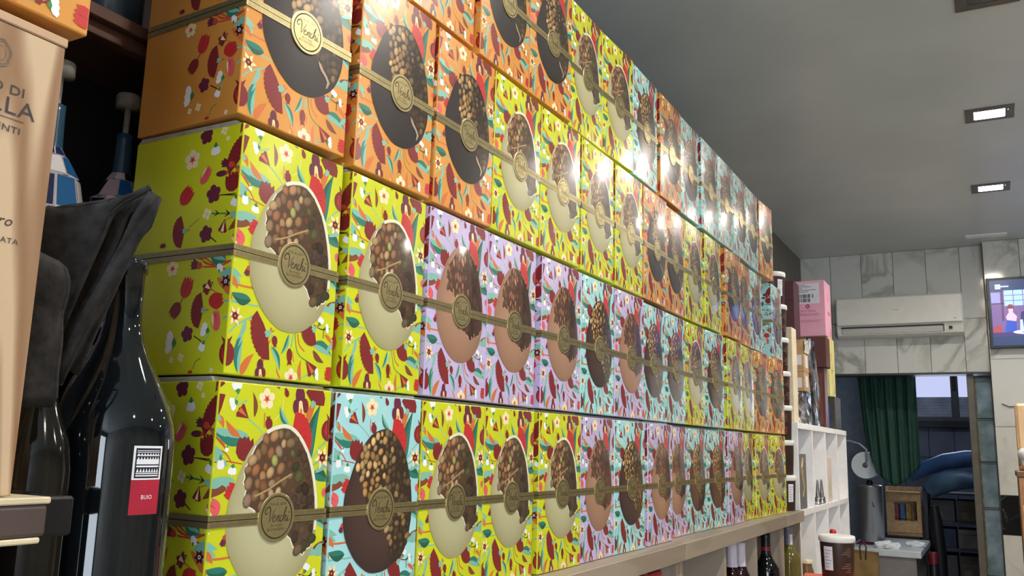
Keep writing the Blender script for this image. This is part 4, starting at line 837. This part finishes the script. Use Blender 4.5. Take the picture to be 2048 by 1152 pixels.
# ------------------------------------------------------------------ white cubby unit
cu = empty('cubby_unit', (0, 3.795, 0), 0, 'white laminate cubby unit right of the gift boxes', 'shelf')
PY = [0.0, .343, .69, 1.043, 1.365]; HZ = [.02, .45, .87, 1.285, 1.640]
MB().box((-.37, 0, 1.630), (.030, 1.372, 1.655), 0, .001).build('top_board', white_lam, cu)
for i, p in enumerate(PY): MB().box((-.37, p - (.0 if i == 0 else .008), .02), (.028, p + .012 if i == 0 else p + .007, 1.630), 0, .001).build('upright', white_lam, cu)
for i in range(4):
    for z in (1.272, .855, .435, .02): MB().box((-.37, PY[i] + .0125, z), (.028, PY[i + 1] - .0085, z + .026), 0, .001).build('shelf_board', white_lam, cu)
MB().box((-.374, 0, .02), (-.370, 1.372, 1.64)).build('back_panel', mat('lilac_white_board', (216, 208, 216), .6, noise=.04), cu)
mb = MB()
for i in range(1, 4):
    for z in (1.60, 1.245): mb.box((-.3698, PY[i] + .06, z - .004), (-.3690, PY[i] + .068, z + .004))
mb.build('peg_holes', MATS['hole_black'], cu)
def cubby(name, y, z, prof, m, label, x=-.04, group=None, extra=(), cat='bottle'): return bottle(name, x, y, z, prof, m, label, list(extra), cat, group, 20)
gb = empty('display_carton', (.022, 3.91, 1.2985), 0, 'narrow grey display carton with a gold swirl in the first cubby', 'carton')
MB().box((-.12, -.085, 0), (.0, .085, .228), 0, .002).build('carton', mat('grey_card', (112, 112, 112), .45, noise=.08), gb)
MB().tube([(.0015, -.01 + .018 * math.sin(k * .8), .05 + k * .018) for k in range(10)], [.002 + .005 * math.sin(PI * k / 9) for k in range(10)], 6).build('gold_swirl', mat('gold_print', (206, 176, 116), .35, noise=.1), gb)
steel = mat('steel', (150, 150, 150), .22, metal=.9, noise=.05)
ut = [(.013, 0), (.015, .004), (.015, .028), (.010, .034), (.0085, .05), (.0045, .10), (.002, .112)]
for y, w_ in ((4.325, 'left'), (4.435, 'right')):
    bottle('pepper_mill', .010, y, 1.2985, ut, steel, 'small steel mill, %s of the pair in the white cubby' % w_, [('base_ring', [(.0165, .004), (.0165, .012)], mat('chrome_ring', (210, 210, 210), .15, metal=.9, noise=.05))], 'mill', None, 18)
pc = empty('display_carton', (.018, 4.63, 1.2985), 0, 'slim pale pink and green carton in the white cubby', 'carton')
MB().box((-.10, -.065, 0), (0, .065, .215), 0, .002).build('carton', mat('pale_pink_card', (226, 204, 196), .5, noise=.05), pc); MB().box((.0002, -.026, .02), (.0006, .026, .12)).build('green_band', mat('pale_green_card', (196, 206, 170), .5, noise=.05), pc)
for k, (y, c1, l) in enumerate(((4.86, (200, 40, 44), 'bottle with round red cap and white collar in the lower white cubby'),)):
    cubby('bottle', 4.79, .8816, [(.030, 0), (.034, .004), (.034, .16), (.026, .19), (.013, .21), (.012, .232)], mat('dark_brown_glass', (40, 26, 22), .1, noise=.1), l, -.002, None, [('collar', [(.0145, .222), (.0145, .244)], lid_white), ('cap', [(.0135, .244), (.016, .250), (.016, .264), (.012, .272), (.002, .274)], mat('red_plastic', c1, .4, noise=.06))])
cubby('jar', 4.04, .8816, [(.028, 0), (.031, .004), (.031, .15), (.024, .172), (.024, .184)], mat('brown_jar_glass', (120, 92, 60), .15, noise=.1), 'small brown jar with pale lid in the first lower cubby', .0, None, [('lid', [(.027, .184), (.027, .199), (.002, .200)], mat('cream_lid', (220, 204, 172), .4, noise=.06))], 'jar')

# ------------------------------------------------------------------ cartons on top of the white unit
TZ = 1.6555
kraft = mat('kraft_card', (196, 158, 112), .7, noise=.12, scale=30)
def carton(name, lo, hi, m, label, parts=(), group=None, bev=.002):
    e = empty(name, (lo[0], lo[1], lo[2]), 0, label, 'carton', group)
    MB().box((0, 0, 0), (hi[0] - lo[0], hi[1] - lo[1], hi[2] - lo[2]), 0, bev).build('carton', m, e)
    for nm, a, b, mm in parts: MB().box(a, b).build(nm, mm, e)
    return e
silver = mat('silver_foil', (196, 198, 206), .22, metal=.9, noise=.6, scale=26, bump=1.0)
def foil_pack(x, y, z, dx, dy, dz, label, seed):
    bm = bmesh.new(); bmesh.ops.create_cube(bm, size=1); bmesh.ops.subdivide_edges(bm, edges=bm.edges[:], cuts=7, use_grid_fill=True); rnd = random.Random(seed)
    for v in bm.verts:
        e_ = 1 - .18 * max(0, v.co.z + .1) * 2
        v.co = Vector((v.co.x * dx * e_, v.co.y * dy * e_, (v.co.z + .5) * dz)) + Vector([rnd.uniform(-1, 1) * .005 for _ in range(3)]) * (0 if v.co.z < -.49 else 1)
    me = bpy.data.meshes.new('foil_pack'); bm.to_mesh(me); bm.free(); me.materials.append(silver)
    o = link('foil_pack', me, None, (x, y, z)); return tag(o, label, 'packet', 'crumpled foil packets')
foil_pack(-.045, 4.08, TZ, .14, .16, .140, 'low crumpled silver foil packet under the kraft cartons', 2)
foil_pack(-.035, 4.30, TZ, .12, .14, .40, 'tall crumpled silver foil packet behind the kraft cartons', 4)
carton('kraft_carton', (-.13, 4.03, 1.800), (.022, 4.14, 1.886), kraft, 'lower kraft carton with white sticker, on the foil packet', [('sticker', (.1522, .025, .02), (.1527, .08, .07), paper), ('sticker', (.115, -.0006, .015), (.140, -.0001, .06), paper)])
kc = carton('kraft_carton', (-.13, 4.03, 1.8865), (.022, 4.14, 2.030), kraft, 'upper kraft carton with white sticker and torn clear wrap', [('sticker', (.1522, .03, .02), (.1527, .085, .075), paper), ('sticker', (.118, -.0006, .03), (.142, -.0001, .075), paper)])
wr = MB(); rnd = random.Random(3); N = 6
vs = [(.1535 + rnd.uniform(0, .006), -.004 + j * .022 + rnd.uniform(-.003, .003), .085 + i * .012 + rnd.uniform(-.003, .003)) for i in range(N) for j in range(N)]
wr.add(vs, [(i * N + j, i * N + j + 1, (i + 1) * N + j + 1, (i + 1) * N + j) for i in range(N - 1) for j in range(N - 1)]).build('torn_wrap', mat('clear_wrap', (226, 216, 200), .12, noise=.2, scale=60), kc)
carton('cream_carton', (-.12, 3.86, TZ), (.006, 3.955, 2.065), mat('cream_card', (232, 216, 184), .6, noise=.05), 'tall narrow cream carton right behind the stack of tubs', [('lid_seam', (.0, -.0004, .36), (.126, .0002, .362), kraft)])
carton('maroon_carton', (-.24, 4.42, TZ), (-.085, 4.56, 2.375), mat('maroon_card', (84, 46, 52), .5, noise=.1), 'tall maroon carton left of the pink carton', [('lid_seam', (.0, -.0004, .62), (.155, .0002, .622), MATS['black_plastic'])])
rw = empty('wine_case', (-.046, 4.60, TZ), 0, 'dark red wooden bottle case with a wider lid, in front of the yellow carton', 'case')
redwood = mat_wood('dark_red_wood', (100, 54, 44), (80, 42, 36), 'z', .4, 10, 1.0, .4)
MB().box((0, 0, 0), (.062, .085, .300), 0, .002).build('case_body', redwood, rw); MB().box((-.016, -.018, .300), (.078, .100, .455), 0, .003).build('case_lid', mat('dark_red_lid', (92, 50, 46), .45, noise=.08), rw)
MB().box((.012, -.0008, .02), (.050, 0, .27)).build('inset_panel', mat('red_brown_panel', (116, 66, 52), .4, noise=.1), rw)
yc = mat('pale_yellow_card', (226, 214, 138), .5, noise=.05, scale=20); pkc = mat('pink_card', (232, 170, 190), .5, noise=.03, scale=20); olc = mat('olive_black_card', (66, 64, 52), .5, noise=.1); rose = mat('rose_ink', (170, 60, 96), .6, noise=.06); ochre = mat('ochre_ink', (170, 150, 70), .6, noise=.1)
ol = carton('olive_carton', (-.13, 4.86, TZ), (.022, 5.06, 1.826), olc, 'dark olive carton at the right end of the white unit top', [('print_mark', (.1522, .05, .06), (.1526, .12, .08), mat('grey_print', (110, 108, 92), .6, noise=.1))])
bl = empty('blue_packet', (-.035, 4.775, TZ), 0, 'small blue packet with white mark beside the dark olive carton', 'packet')
MB().box((-.03, 0, 0), (.034, .06, .125), 0, .004, 2).build('packet', mat('blue_film', (36, 70, 168), .35, noise=.08), bl)
mb = MB(); 
for q in stroke(catmull([(-.012, .05), (.0, .068), (.014, .06), (.012, .045), (.022, .04)], 5), .006): mb.add([(a + .01, -.0006, b) for a, b in q], [(0, 1, 2, 3)])
mb.build('white_mark', paper, bl)
ye = carton('yellow_carton', (-.14, 4.85, 1.8265), (.004, 5.03, 2.140), yc, 'tall pale yellow carton between the dark olive and pink cartons', [('seam', (.1442, .088, .0), (.1446, .0895, .3135), ochre)])
mb = MB(); mb.box((.1442, .05, .19), (.1446, .058, .23)); mb.add([(.1446, .125, .02), (.1446, .165, .02), (.1446, .145, .085)], [(0, 1, 2)]); mb.box((.1442, .05, .14), (.1446, .13, .146)); mb.box((.1442, .05, .128), (.1446, .11, .133)); mb.build('printed_marks', ochre, ye)
pk = carton('pink_carton', (-.165, 4.80, 2.1415), (.002, 4.985, 2.440), pkc, 'pink wine carton with barcode sticker, topmost on the white unit', [])
MB().box((.022, -.0006, .175), (.140, -.0001, .285)).build('barcode_sticker', paper, pk)
mb = MB(); rnd = random.Random(11); x = .026
while x < .108:
    w_ = rnd.choice((.0012, .002, .003)); 
    if rnd.random() < .7:
        mb.box((x, -.0010, .205), (x + w_, -.0006, .226))
        if x < .094: mb.box((x, -.0010, .183), (x + w_, -.0006, .202))
    x += w_ + .0008
for k, (a, b) in enumerate(((.026, .07), (.026, .098), (.026, .055), (.026, .125), (.026, .085))): mb.box((a, -.0010, .275 - k * .0095), (b, -.0006, .2775 - k * .0095))
mb.build('barcode_print', mat('black_ink', (70, 66, 74), .6, noise=.1), pk)
mb = MB(); n = 20
for k in range(n):
    a0, a1 = 2 * PI * k / n, 2 * PI * (k + 1) / n; mb.add([(.078 + r * math.cos(a), -.0006, .160 + r * math.sin(a)) for r, a in ((.011, a0), (.011, a1), (.0045, a1), (.0045, a0))], [(0, 1, 2, 3)])
mb.build('round_emblem', rose, pk)
text_obj('lettering', 'BOTTEGA', .0165, (.080, -.0006, .129), (1, 0, 0), (0, 0, 1), rose, pk); text_obj('lettering', 'FRAGOLINO', .0180, (.080, -.0006, .110), (1, 0, 0), (0, 0, 1), rose, pk)
mb = MB()
for k, (a, b) in enumerate(((.014, .15), (.026, .138))):
    x = a; 
    while x < b: mb.box((x, -.0009, .083 - k * .008), (x + .010, -.0004, .086 - k * .008)); x += .0125
mb.build('small_print', mat('pale_rose_ink', (198, 128, 150), .6, noise=.05), pk)
mb = MB(); mb.box((.1672, .09, .19), (.1676, .098, .245)); mb.add([(.1676, .12, .01), (.1676, .165, .01), (.1676, .142, .065)], [(0, 1, 2)]); mb.box((.1672, .075, .12), (.1676, .15, .14)); mb.build('printed_marks', mat('deep_pink_ink', (206, 120, 156), .6, noise=.05), pk)

# ------------------------------------------------------------------ air conditioner and television
ac = empty('air_conditioner', (-.145, YB - .0005, 2.305), 0, 'white wall mounted air conditioner over the doorway', 'air conditioner')
acw = mat('ac_plastic', (232, 230, 222), .35, noise=.02)
L = .765
prof = [(0, 0), (-.10, 0), (-.135, .012), (-.150, .055), (-.165, .075), (-.172, .10), (-.168, .235), (-.150, .262), (0, .265)]
vs = [(x, y, z) for x in (0, L) for y, z in prof]; n = len(prof); fs = [tuple(range(n)), tuple(range(n, 2 * n))[::-1]] + [(i, (i + 1) % n, n + (i + 1) % n, n + i)[::-1] for i in range(n)]
MB().add(vs, fs).build('housing', acw, ac)
MB().box((.004, -.182, .074), (L - .004, -.166, .255), 0, .006, 2).build('front_panel', acw, ac)
fl = [(.035, -.1465, .020), (.645, -.1465, .020), (.645, -.1585, .056), (.035, -.1585, .056)]
MB().add([(p[0], p[1] - .001, p[2]) for p in fl] + [(p[0], p[1] + .006, p[2]) for p in fl], [(3, 2, 1, 0), (4, 5, 6, 7), (0, 1, 5, 4), (1, 2, 6, 5), (2, 3, 7, 6), (3, 0, 4, 7)]).build('louvre', mat('ac_louvre', (206, 204, 198), .4, noise=.02), ac)
mb = MB(); mb.box((.030, -.166, .056), (.652, -.150, .064)); mb.add([(.648, -.150, .02), (.653, -.150, .02), (.653, -.162, .058), (.648, -.162, .058)], [(0, 1, 2, 3)]); mb.build('outlet_slot', MATS['black_plastic'], ac)
MB().box((.680, -.1585, .032), (.700, -.146, .050), 0, .001).build('display_window', MATS['black_plastic'], ac)
mb = MB(); mb.box((.355, -.1826, .166), (.392, -.1820, .170)); mb.build('badge', mat('grey_badge', (170, 168, 160), .4, noise=.1), ac)
mb = MB(); 
for k in range(3): mb.box((.712 + k * .006, -.1826, .092 + .002 * k), (.717 + k * .006, -.1820, .100))
mb.build('energy_mark', MATS['grey_badge'], ac)
tv = empty('television', (.760, 6.255, 2.20), 0, 'wall mounted television showing a blue lit indoor scene, cut off at right', 'television')
TWD, THT = .80, .445
bez = mat('tv_bezel', (22, 26, 28), .3, noise=.1)
MB().box((0, -.058, 0), (TWD, -.02, THT), 0, .003).build('tv_housing', bez, tv); MB().box((.25, -.02, .12), (.55, 0, .32)).build('wall_bracket', MATS['black_plastic'], tv)
def scr(c, s=1.0): return mat('screen_%d_%d_%d' % c, (10, 10, 12), .25, emit=(c, 1.7 * s))
def sbox(mb, a, b, d=0): mb.box((a[0], -.0586 - d, a[1]), (b[0], -.058 - d + .0001, b[1]))
sp = empty('screen', (0, 0, 0)); sp.parent = tv
def spart(nm, polys, c, d):
    mb = MB()
    for p in polys: mb.add([(x, -.0584 - d, z) for x, z in p], [tuple(range(len(p)))])
    return mb.build(nm, scr(c), sp)
def rect(a, b, c, d): return [(a, b), (c, b), (c, d), (a, d)]
spart('picture_ground', [rect(.018, .018, TWD - .018, THT - .016)], (38, 56, 98), 0)
spart('picture_wall', [rect(.022, .072, TWD - .03, .355)], (112, 86, 140), .0002)
spart('picture_sky', [rect(.022, .285, .072, .350)], (140, 140, 222), .0004)
spart('picture_window', [rect(.094 + .052 * i, .298 + .034 * j - .034, .142 + .052 * i, .328 + .034 * j - .034) for i in range(7) for j in range(3)], (160, 200, 250), .0004)
spart('picture_post', [rect(.076, .17, .088, .355), rect(.022, .275, .094, .283)], (84, 54, 92), .0005)
spart('picture_crate', [rect(.026, .078, .07, .14)], (160, 62, 76), .0006)
spart('picture_shape', [[(.105, .165), (.150, .165), (.157, .195), (.136, .222), (.138, .245), (.112, .245), (.114, .222), (.096, .195)]], (210, 178, 200), .0007)
spart('picture_shape', [rect(.104, .245, .146, .256), circ(.125, .262, .016, 10, .012)], (120, 66, 74), .0008)
spart('picture_shape', [[(.085, .09), (.15, .09), (.152, .165), (.10, .175)]], (44, 78, 176), .0008)
spart('picture_shape', [[(.165, .09), (.30, .09), (.29, .20), (.23, .25), (.18, .22)]], (54, 50, 92), .0009)
spart('picture_shape', [[(.25, .275), (.33, .33), (.42, .34), (.42, .25), (.30, .26)]], (104, 98, 190), .0010)
spart('picture_table', [rect(.022, .072, TWD - .03, .098)], (64, 52, 104), .0010)
spart('picture_plate', [circ(.235, .098, .105, 20, .016)], (196, 204, 240), .0012)
spart('picture_plate', [circ(.235, .098, .06, 16, .008)], (160, 150, 190), .0013)
spart('picture_bottle', [[(.168, .105), (.190, .105), (.186, .175), (.172, .175)]], (176, 196, 232), .0011)
spart('logo_box', [rect(.048, .372, .078, .402)], (196, 216, 250), .0014); spart('logo_word', [rect(.078, .383, .123, .392)], (176, 198, 244), .0014)
text_obj('logo_letters', 'Rai', .0165, (.063, -.0602, .381), (1, 0, 0), (0, 0, 1), scr((40, 60, 120)), sp)
# cable below the television
ca = MB().tube([(.80, 6.254, 1.86), (.84, 6.252, 1.842), (.90, 6.252, 1.846), (.98, 6.254, 1.87)], .0025, 6).build('cable', MATS['black_plastic']); tag(ca, 'thin dark cable sagging across the marble below the television', 'cable')

# ------------------------------------------------------------------ back room
def cloth_mat(): return mat('green_cloth', (34, 72, 60), .75, noise=.1, scale=10)
N, M_ = 56, 22; vs = []; fs = []
for i in range(N + 1):
    u = i / N; xt = -.10 + .385 * u; xb = -.055 + .345 * u
    zb = 1.32 + .40 * abs(u - .52) ** 1.4 * 1.0 + (0.12 if u < .2 else 0) * (1 - u / .2)
    for j in range(M_ + 1):
        t = j / M_; x = xt + (xb - xt) * t ** 1.5; z = 2.12 + (zb - 2.12) * t; a = (1 - .25 * t)
        vs.append((x, 6.74 + .022 * a * math.sin(u * 34 + .9 * math.sin(3 * t + u * 6)) + .010 * math.sin(u * 71 + 2 * t) - .05 * t * math.sin(PI * u), z))
for i in range(N):
    for j in range(M_): q = i * (M_ + 1) + j; fs.append((q, q + M_ + 1, q + M_ + 2, q + 1))
cur = empty('curtain', (0, 0, 0), 0, 'dark green gathered curtain hanging in the back doorway', 'curtain')
ob = MB().add(vs, fs, 0, True).build('cloth', cloth_mat(), cur); md = ob.modifiers.new('t', 'SOLIDIFY'); md.thickness = .004
MB().tube([(-.30, 6.74, 2.135), (.70, 6.74, 2.135)], .010, 10).build('curtain_rod', grey_frame, cur)
struct('trim_2', MB().box((-.36, 7.36, 0), (-.03, 7.40, 2.6)), mat('grey_blue_panel', (112, 122, 134), .3, noise=.1))
# white table
tz = .90
tbm = empty('work_table', (0, 6.62, 0), 0, 'small white topped table in the back doorway', 'table')
MB().box((-.20, 0, tz - .045), (.268, .95, tz), 0, .006, 2).build('table_top', mat('pale_table_top', (206, 214, 214), .35, noise=.03), tbm)
MB().box((-.175, .02, .0), (.235, .90, tz - .045), 0, .003).build('cabinet', mat('grey_cabinet', (136, 128, 124), .45, noise=.06), tbm)
def crumple(x, y, z, s, label, seed):
    bm = bmesh.new(); bmesh.ops.create_icosphere(bm, subdivisions=3, radius=1); rnd = random.Random(seed)
    for v in bm.verts:
        k = 1 + .22 * math.sin(5 * v.co.x + seed) * math.cos(6 * v.co.y) + rnd.uniform(-.14, .14); v.co = Vector((v.co.x * s * 1.5 * k, v.co.y * s * k, max(0, (v.co.z + .45)) * s * .55 * k))
    me = bpy.data.meshes.new('tissue'); bm.to_mesh(me); bm.free(); me.materials.append(mat('tissue_paper', (236, 238, 238), .8, noise=.05)); return tag(link('tissue', me, None, (x, y, z)), label, 'tissue', 'crumpled tissues on the table')
crumple(.045, 6.72, tz + .0005, .055, 'crumpled white tissue nearer the front edge of the table', 1); crumple(.215, 6.98, tz + .0005, .042, 'crumpled white tissue at the right back of the table', 5)
cl = MB(); cl.box((-.17, 6.86, tz + .0005), (.055, 7.05, tz + .010), 0, .004, 2); cl.box((-.15, 6.88, tz + .010), (.05, 7.0, tz + .018), 0, .004, 2)
tag(cl.build('folded_cloth', mat('plum_cloth', (104, 38, 70), .8, noise=.15)), 'folded plum cloth under the steel cylinder', 'cloth')
cy = empty('steel_cylinder', (-.070, 6.945, tz + .0185), 0, 'tall brushed steel cylinder standing on the white table', 'canister')
MB().lathe([(.075, 0), (.078, .004), (.080, .38), (.084, .382), (.084, .392), (.074, .398), (.002, .398)], 40).build('cylinder_body', mat('brushed_steel', (176, 176, 178), .32, metal=.8, noise=.08, stretch=(1, 1, .05), scale=40), cy)
MB().lathe([(.022, .398), (.022, .425), (.018, .43), (.001, .43)], 16).build('knob', MATS['black_plastic'], cy)
MB().tube([(.03, -.080, .25), (.03, -.088, .25)], .008, 10).build('rivet', steel, cy)
pr = empty('paper_roll', (-.078, 6.90, 1.455), 0, 'big white paper roll on a bent wire holder above the cylinder', 'paper roll')
rm = mat('white_roll_paper', (214, 222, 226), .8, noise=.03)
vs = []; fs = []; n = 40; prf = [(.019, -.10), (.092, -.10), (.094, -.096), (.094, .096), (.092, .10), (.019, .10), (.019, -.10)]
for r, y in prf:
    for k in range(n): a = 2 * PI * k / n; vs.append((r * math.cos(a), y, r * math.sin(a)))
for j in range(len(prf) - 1):
    for k in range(n): a, b = j * n + k, j * n + (k + 1) % n; fs.append((a, b, b + n, a + n))
MB().add(vs, fs).build('roll', rm, pr)
MB().tube([(0, -.101, 0), (0, .10, 0)], .018, 14).build('core', mat('card_core', (96, 98, 96), .7, noise=.1), pr)
sh = MB(); sh.add([(.090, -.095, .03), (.090, .095, .03), (.125, .095, -.06), (.125, -.095, -.06), (.155, -.095, -.125), (.155, .095, -.125), (.140, .095, -.125), (.140, -.095, -.125)], [(0, 1, 2, 3), (3, 2, 5, 4)]); sh.build('loose_sheet', rm, pr)
MB().tube([(-.16, -.10, .165), (-.10, -.12, .170), (-.03, -.125, .15), (.015, -.125, .11), (.020, -.125, .04), (.008, -.120, .0), (0, -.10, 0)], .007, 8).build('wire_holder', mat('pale_grey_wire', (140, 152, 158), .4, noise=.05), pr)
MB().tube([(-.16, -.10, .165), (-.19, .0, .16), (-.19, .10, .16)], .007, 8).build('wire_holder', MATS['pale_grey_wire'], pr)
# cardboard box with a hand hole, on a dark stand
st_ = empty('dark_stand', (.09, 7.72, 0), 0, 'dark stand behind the white table carrying the cardboard box', 'stand')
MB().box((-.16, -.12, .88), (.105, .14, .915), 0, .003).build('stand_top', MATS['black_plastic'], st_)
for sx in (-.14, .085): MB().box((sx - .015, -.10, 0), (sx + .015, .12, .88)).build('leg', MATS['black_plastic'], st_)
kb = empty('cardboard_box', (.088, 7.62, .9155), 0, 'open cardboard box with a dark window full of small packets', 'box')
m_ = kraft
for nm, lo, hi in (('bottom_panel', (-.125, 0, 0), (.125, .2, .006)), ('side_panel', (-.125, 0, .006), (-.119, .2, .37)), ('side_panel', (.119, 0, .006), (.125, .2, .37)), ('back_panel', (-.119, .194, .006), (.119, .2, .37)),
                   ('front_panel', (-.119, 0, .006), (.119, .006, .115)), ('front_panel', (-.119, 0, .265), (.119, .006, .325)), ('front_panel', (-.119, 0, .115), (-.065, .006, .265)), ('front_panel', (.095, 0, .115), (.119, .006, .265)), ('top_flap', (-.127, -.03, .330), (.127, .12, .338)), ('front_lip', (-.127, -.012, .028), (.127, .0, .036))):
    MB().box(lo, hi, 0, .001).build(nm, m_, kb)
rnd = random.Random(5)
for k in range(7):
    x = -.055 + (k % 4) * .044; z = .0062 if k < 4 else .1262
    p = MB().box((x - .020, .03, 0), (x + .020, .09, .119), 0, .006, 2).build('small_packet', mat('packet_%d' % (k % 4), [(150, 60, 56), (60, 100, 140), (170, 130, 60), (120, 120, 110)][k % 4], .4, noise=.3, scale=40)); p.location = (.088, 7.62, .9155 + z)
    tag(p, '%s packet in the %s layer inside the open cardboard box' % (['red', 'blue', 'ochre', 'grey'][k % 4], 'lower' if k < 4 else 'upper'), 'packet', 'packets in the cardboard box')
# blue hoses / rolled tarpaulin
bp = MB().tube([(.14, 7.66, 1.36), (.25, 7.64, 1.43), (.40, 7.62, 1.49), (.55, 7.6, 1.515), (.75, 7.58, 1.52), (1.0, 7.58, 1.51)], [.035, .055, .062, .065, .065, .06], 16).build('rolled_tarpaulin', mat('blue_tarp', (48, 84, 132), .5, noise=.2, scale=8)); tag(bp, 'upper blue rolled tarpaulin across the back room shelves', 'tarpaulin', 'blue tarpaulin rolls')
bp = MB().tube([(.285, 7.60, 1.27), (.34, 7.58, 1.315), (.42, 7.56, 1.345), (.52, 7.55, 1.36), (.60, 7.56, 1.35)], [.06, .078, .078, .07, .05], 16).build('rolled_tarpaulin', mat('slate_tarp', (66, 96, 122), .5, noise=.2, scale=8)); tag(bp, 'lower grey blue rolled tarpaulin sagging over the dark shelves', 'tarpaulin', 'blue tarpaulin rolls')
ds = empty('steel_rack', (.446, 7.80, 0), 0, 'dark metal rack with cartons in the back room', 'rack')
dark_metal = mat('dark_rack_metal', (52, 54, 60), .45, noise=.1)
for sx in (-.20, .58):
    for sy in (-.12, .28): MB().box((sx - .012, sy - .012, 0), (sx + .012, sy + .012, 1.30)).build('post', dark_metal, ds)
for z in (1.255, 1.04, .845, .60, .30): MB().box((-.21, -.13, z - .014), (.59, .29, z)).build('shelf_board', dark_metal, ds)
cc = [((70, 72, 80), 'grey'), ((86, 80, 76), 'grey brown'), ((40, 50, 92), 'navy'), ((120, 120, 128), 'pale grey')]
for zi, (z, hgt, wh) in enumerate(((1.0402, .16, 'second shelf'), (.8452, .14, 'third shelf'), (.6002, .19, 'fourth shelf'))):
    for xi, (a, b) in enumerate(((-.17, .0), (.01, .19))):
        c, nm = cc[(zi * 2 + xi) % 4]; p = carton('carton', (.446 + a, 7.70, z), (.446 + b - .004, 7.98, z + hgt), mat(nm.replace(' ', '_') + '_carton_card', c, .6, noise=.15), '%s carton on the %s of the dark rack, %s' % (nm, wh, 'left' if xi == 0 else 'right'), [('lid_seam', (0, -.0006, hgt * .7), (b - a - .004, 0, hgt * .7 + .006), dark_metal), ('sticker', (.03, -.0008, .02), (.08, 0, hgt * .45), MATS['grey_print'])])
pbg = empty('paper_bag', (-.10, 6.45, 0), 0, 'brown paper bag on the floor before the left front corner of the white table', 'bag')
mb = MB(); mb.add([(-.10, -.055, 0), (.11, -.055, 0), (.11, .055, 0), (-.10, .055, 0), (-.115, -.06, .895), (.125, -.06, .880), (.118, .05, .89), (-.105, .05, .90)], [(0, 3, 2, 1), (0, 1, 5, 4), (1, 2, 6, 5), (2, 3, 7, 6), (3, 0, 4, 7)]); mb.build('bag_body', mat('brown_paper', (150, 118, 70), .75, noise=.15, scale=14), pbg)
MB().tube([(.02, -.066, .85), (.015, -.068, .93), (.035, -.068, .97), (.055, -.068, .93), (.05, -.066, .85)], .005, 6).build('handle', mat('dark_cord', (60, 52, 54), .7, noise=.1), pbg)
sk = MB().tube([(.345, 7.56, .002), (.335, 7.56, .5), (.325, 7.56, .85), (.315, 7.56, 1.05), (.308, 7.56, 1.16)], [.045, .048, .05, .045, .03], 14).build('black_roll', mat('black_sheeting', (20, 20, 24), .5, noise=.2, scale=10)); tag(sk, 'tall black rolled sheet standing right of the cardboard box', 'roll')
rd = bottle('canister', .318, 6.98, .0005, [(.028, 0), (.030, .004), (.030, .78), (.024, .80)], mat('dark_canister', (30, 28, 34), .4, noise=.1), 'slim dark canister with red top right of the white table', [('cap', [(.031, .79), (.031, .86), (.024, .872), (.002, .873)], mat('dark_red_plastic', (112, 26, 36), .4, noise=.06))], 'canister', None, 18)
# things at the far right edge
ctn = empty('wood_display', (.835, 4.96, 0), .0, 'tall brown wooden display cabinet cut off at the right edge', 'cabinet')
cw = mat_wood('honey_wood', (176, 124, 78), (146, 98, 60), 'z', .5, 9, 1.4, .6)
MB().box((0, 0, 0), (.40, .35, 1.44), 0, .003).build('cabinet_body', cw, ctn); MB().box((-.008, -.008, 1.44), (.41, .36, 1.470), 0, .004).build('cabinet_top', mat('dark_wood_top', (120, 84, 54), .5, noise=.15), ctn)
MB().box((.012, -.006, .05), (.10, 0, 1.40), 0, .002).build('door_stile', cw, ctn); MB().box((.010, -.0075, 1.24), (.06, -.006, 1.31)).build('pale_label', mat('tan_label', (226, 196, 152), .6, noise=.05), ctn)
pcb = carton('peach_carton', (.845, 5.06, 1.4705), (1.15, 5.28, 1.80), mat('peach_card', (228, 190, 144), .6, noise=.05), 'peach cardboard panel carton on the wooden cabinet at right edge', [('edge_strip', (-.001, -.0008, 0), (.006, 0, .32), kraft)], None, .012)
bowl = bottle('foil_bowl', .90, 5.00, 1.4705, [(.035, 0), (.045, .004), (.052, .04), (.050, .06), (.060, .062), (.060, .09), (.045, .11), (.002, .115)], mat('plastic_wrap', (226, 226, 224), .15, noise=.15, scale=40, bump=.6), 'clear wrapped pale container on the wooden cabinet', [('base', [(.040, -.0002), (.058, .002), (.058, .02), (.04, .03)], cw)], 'container')
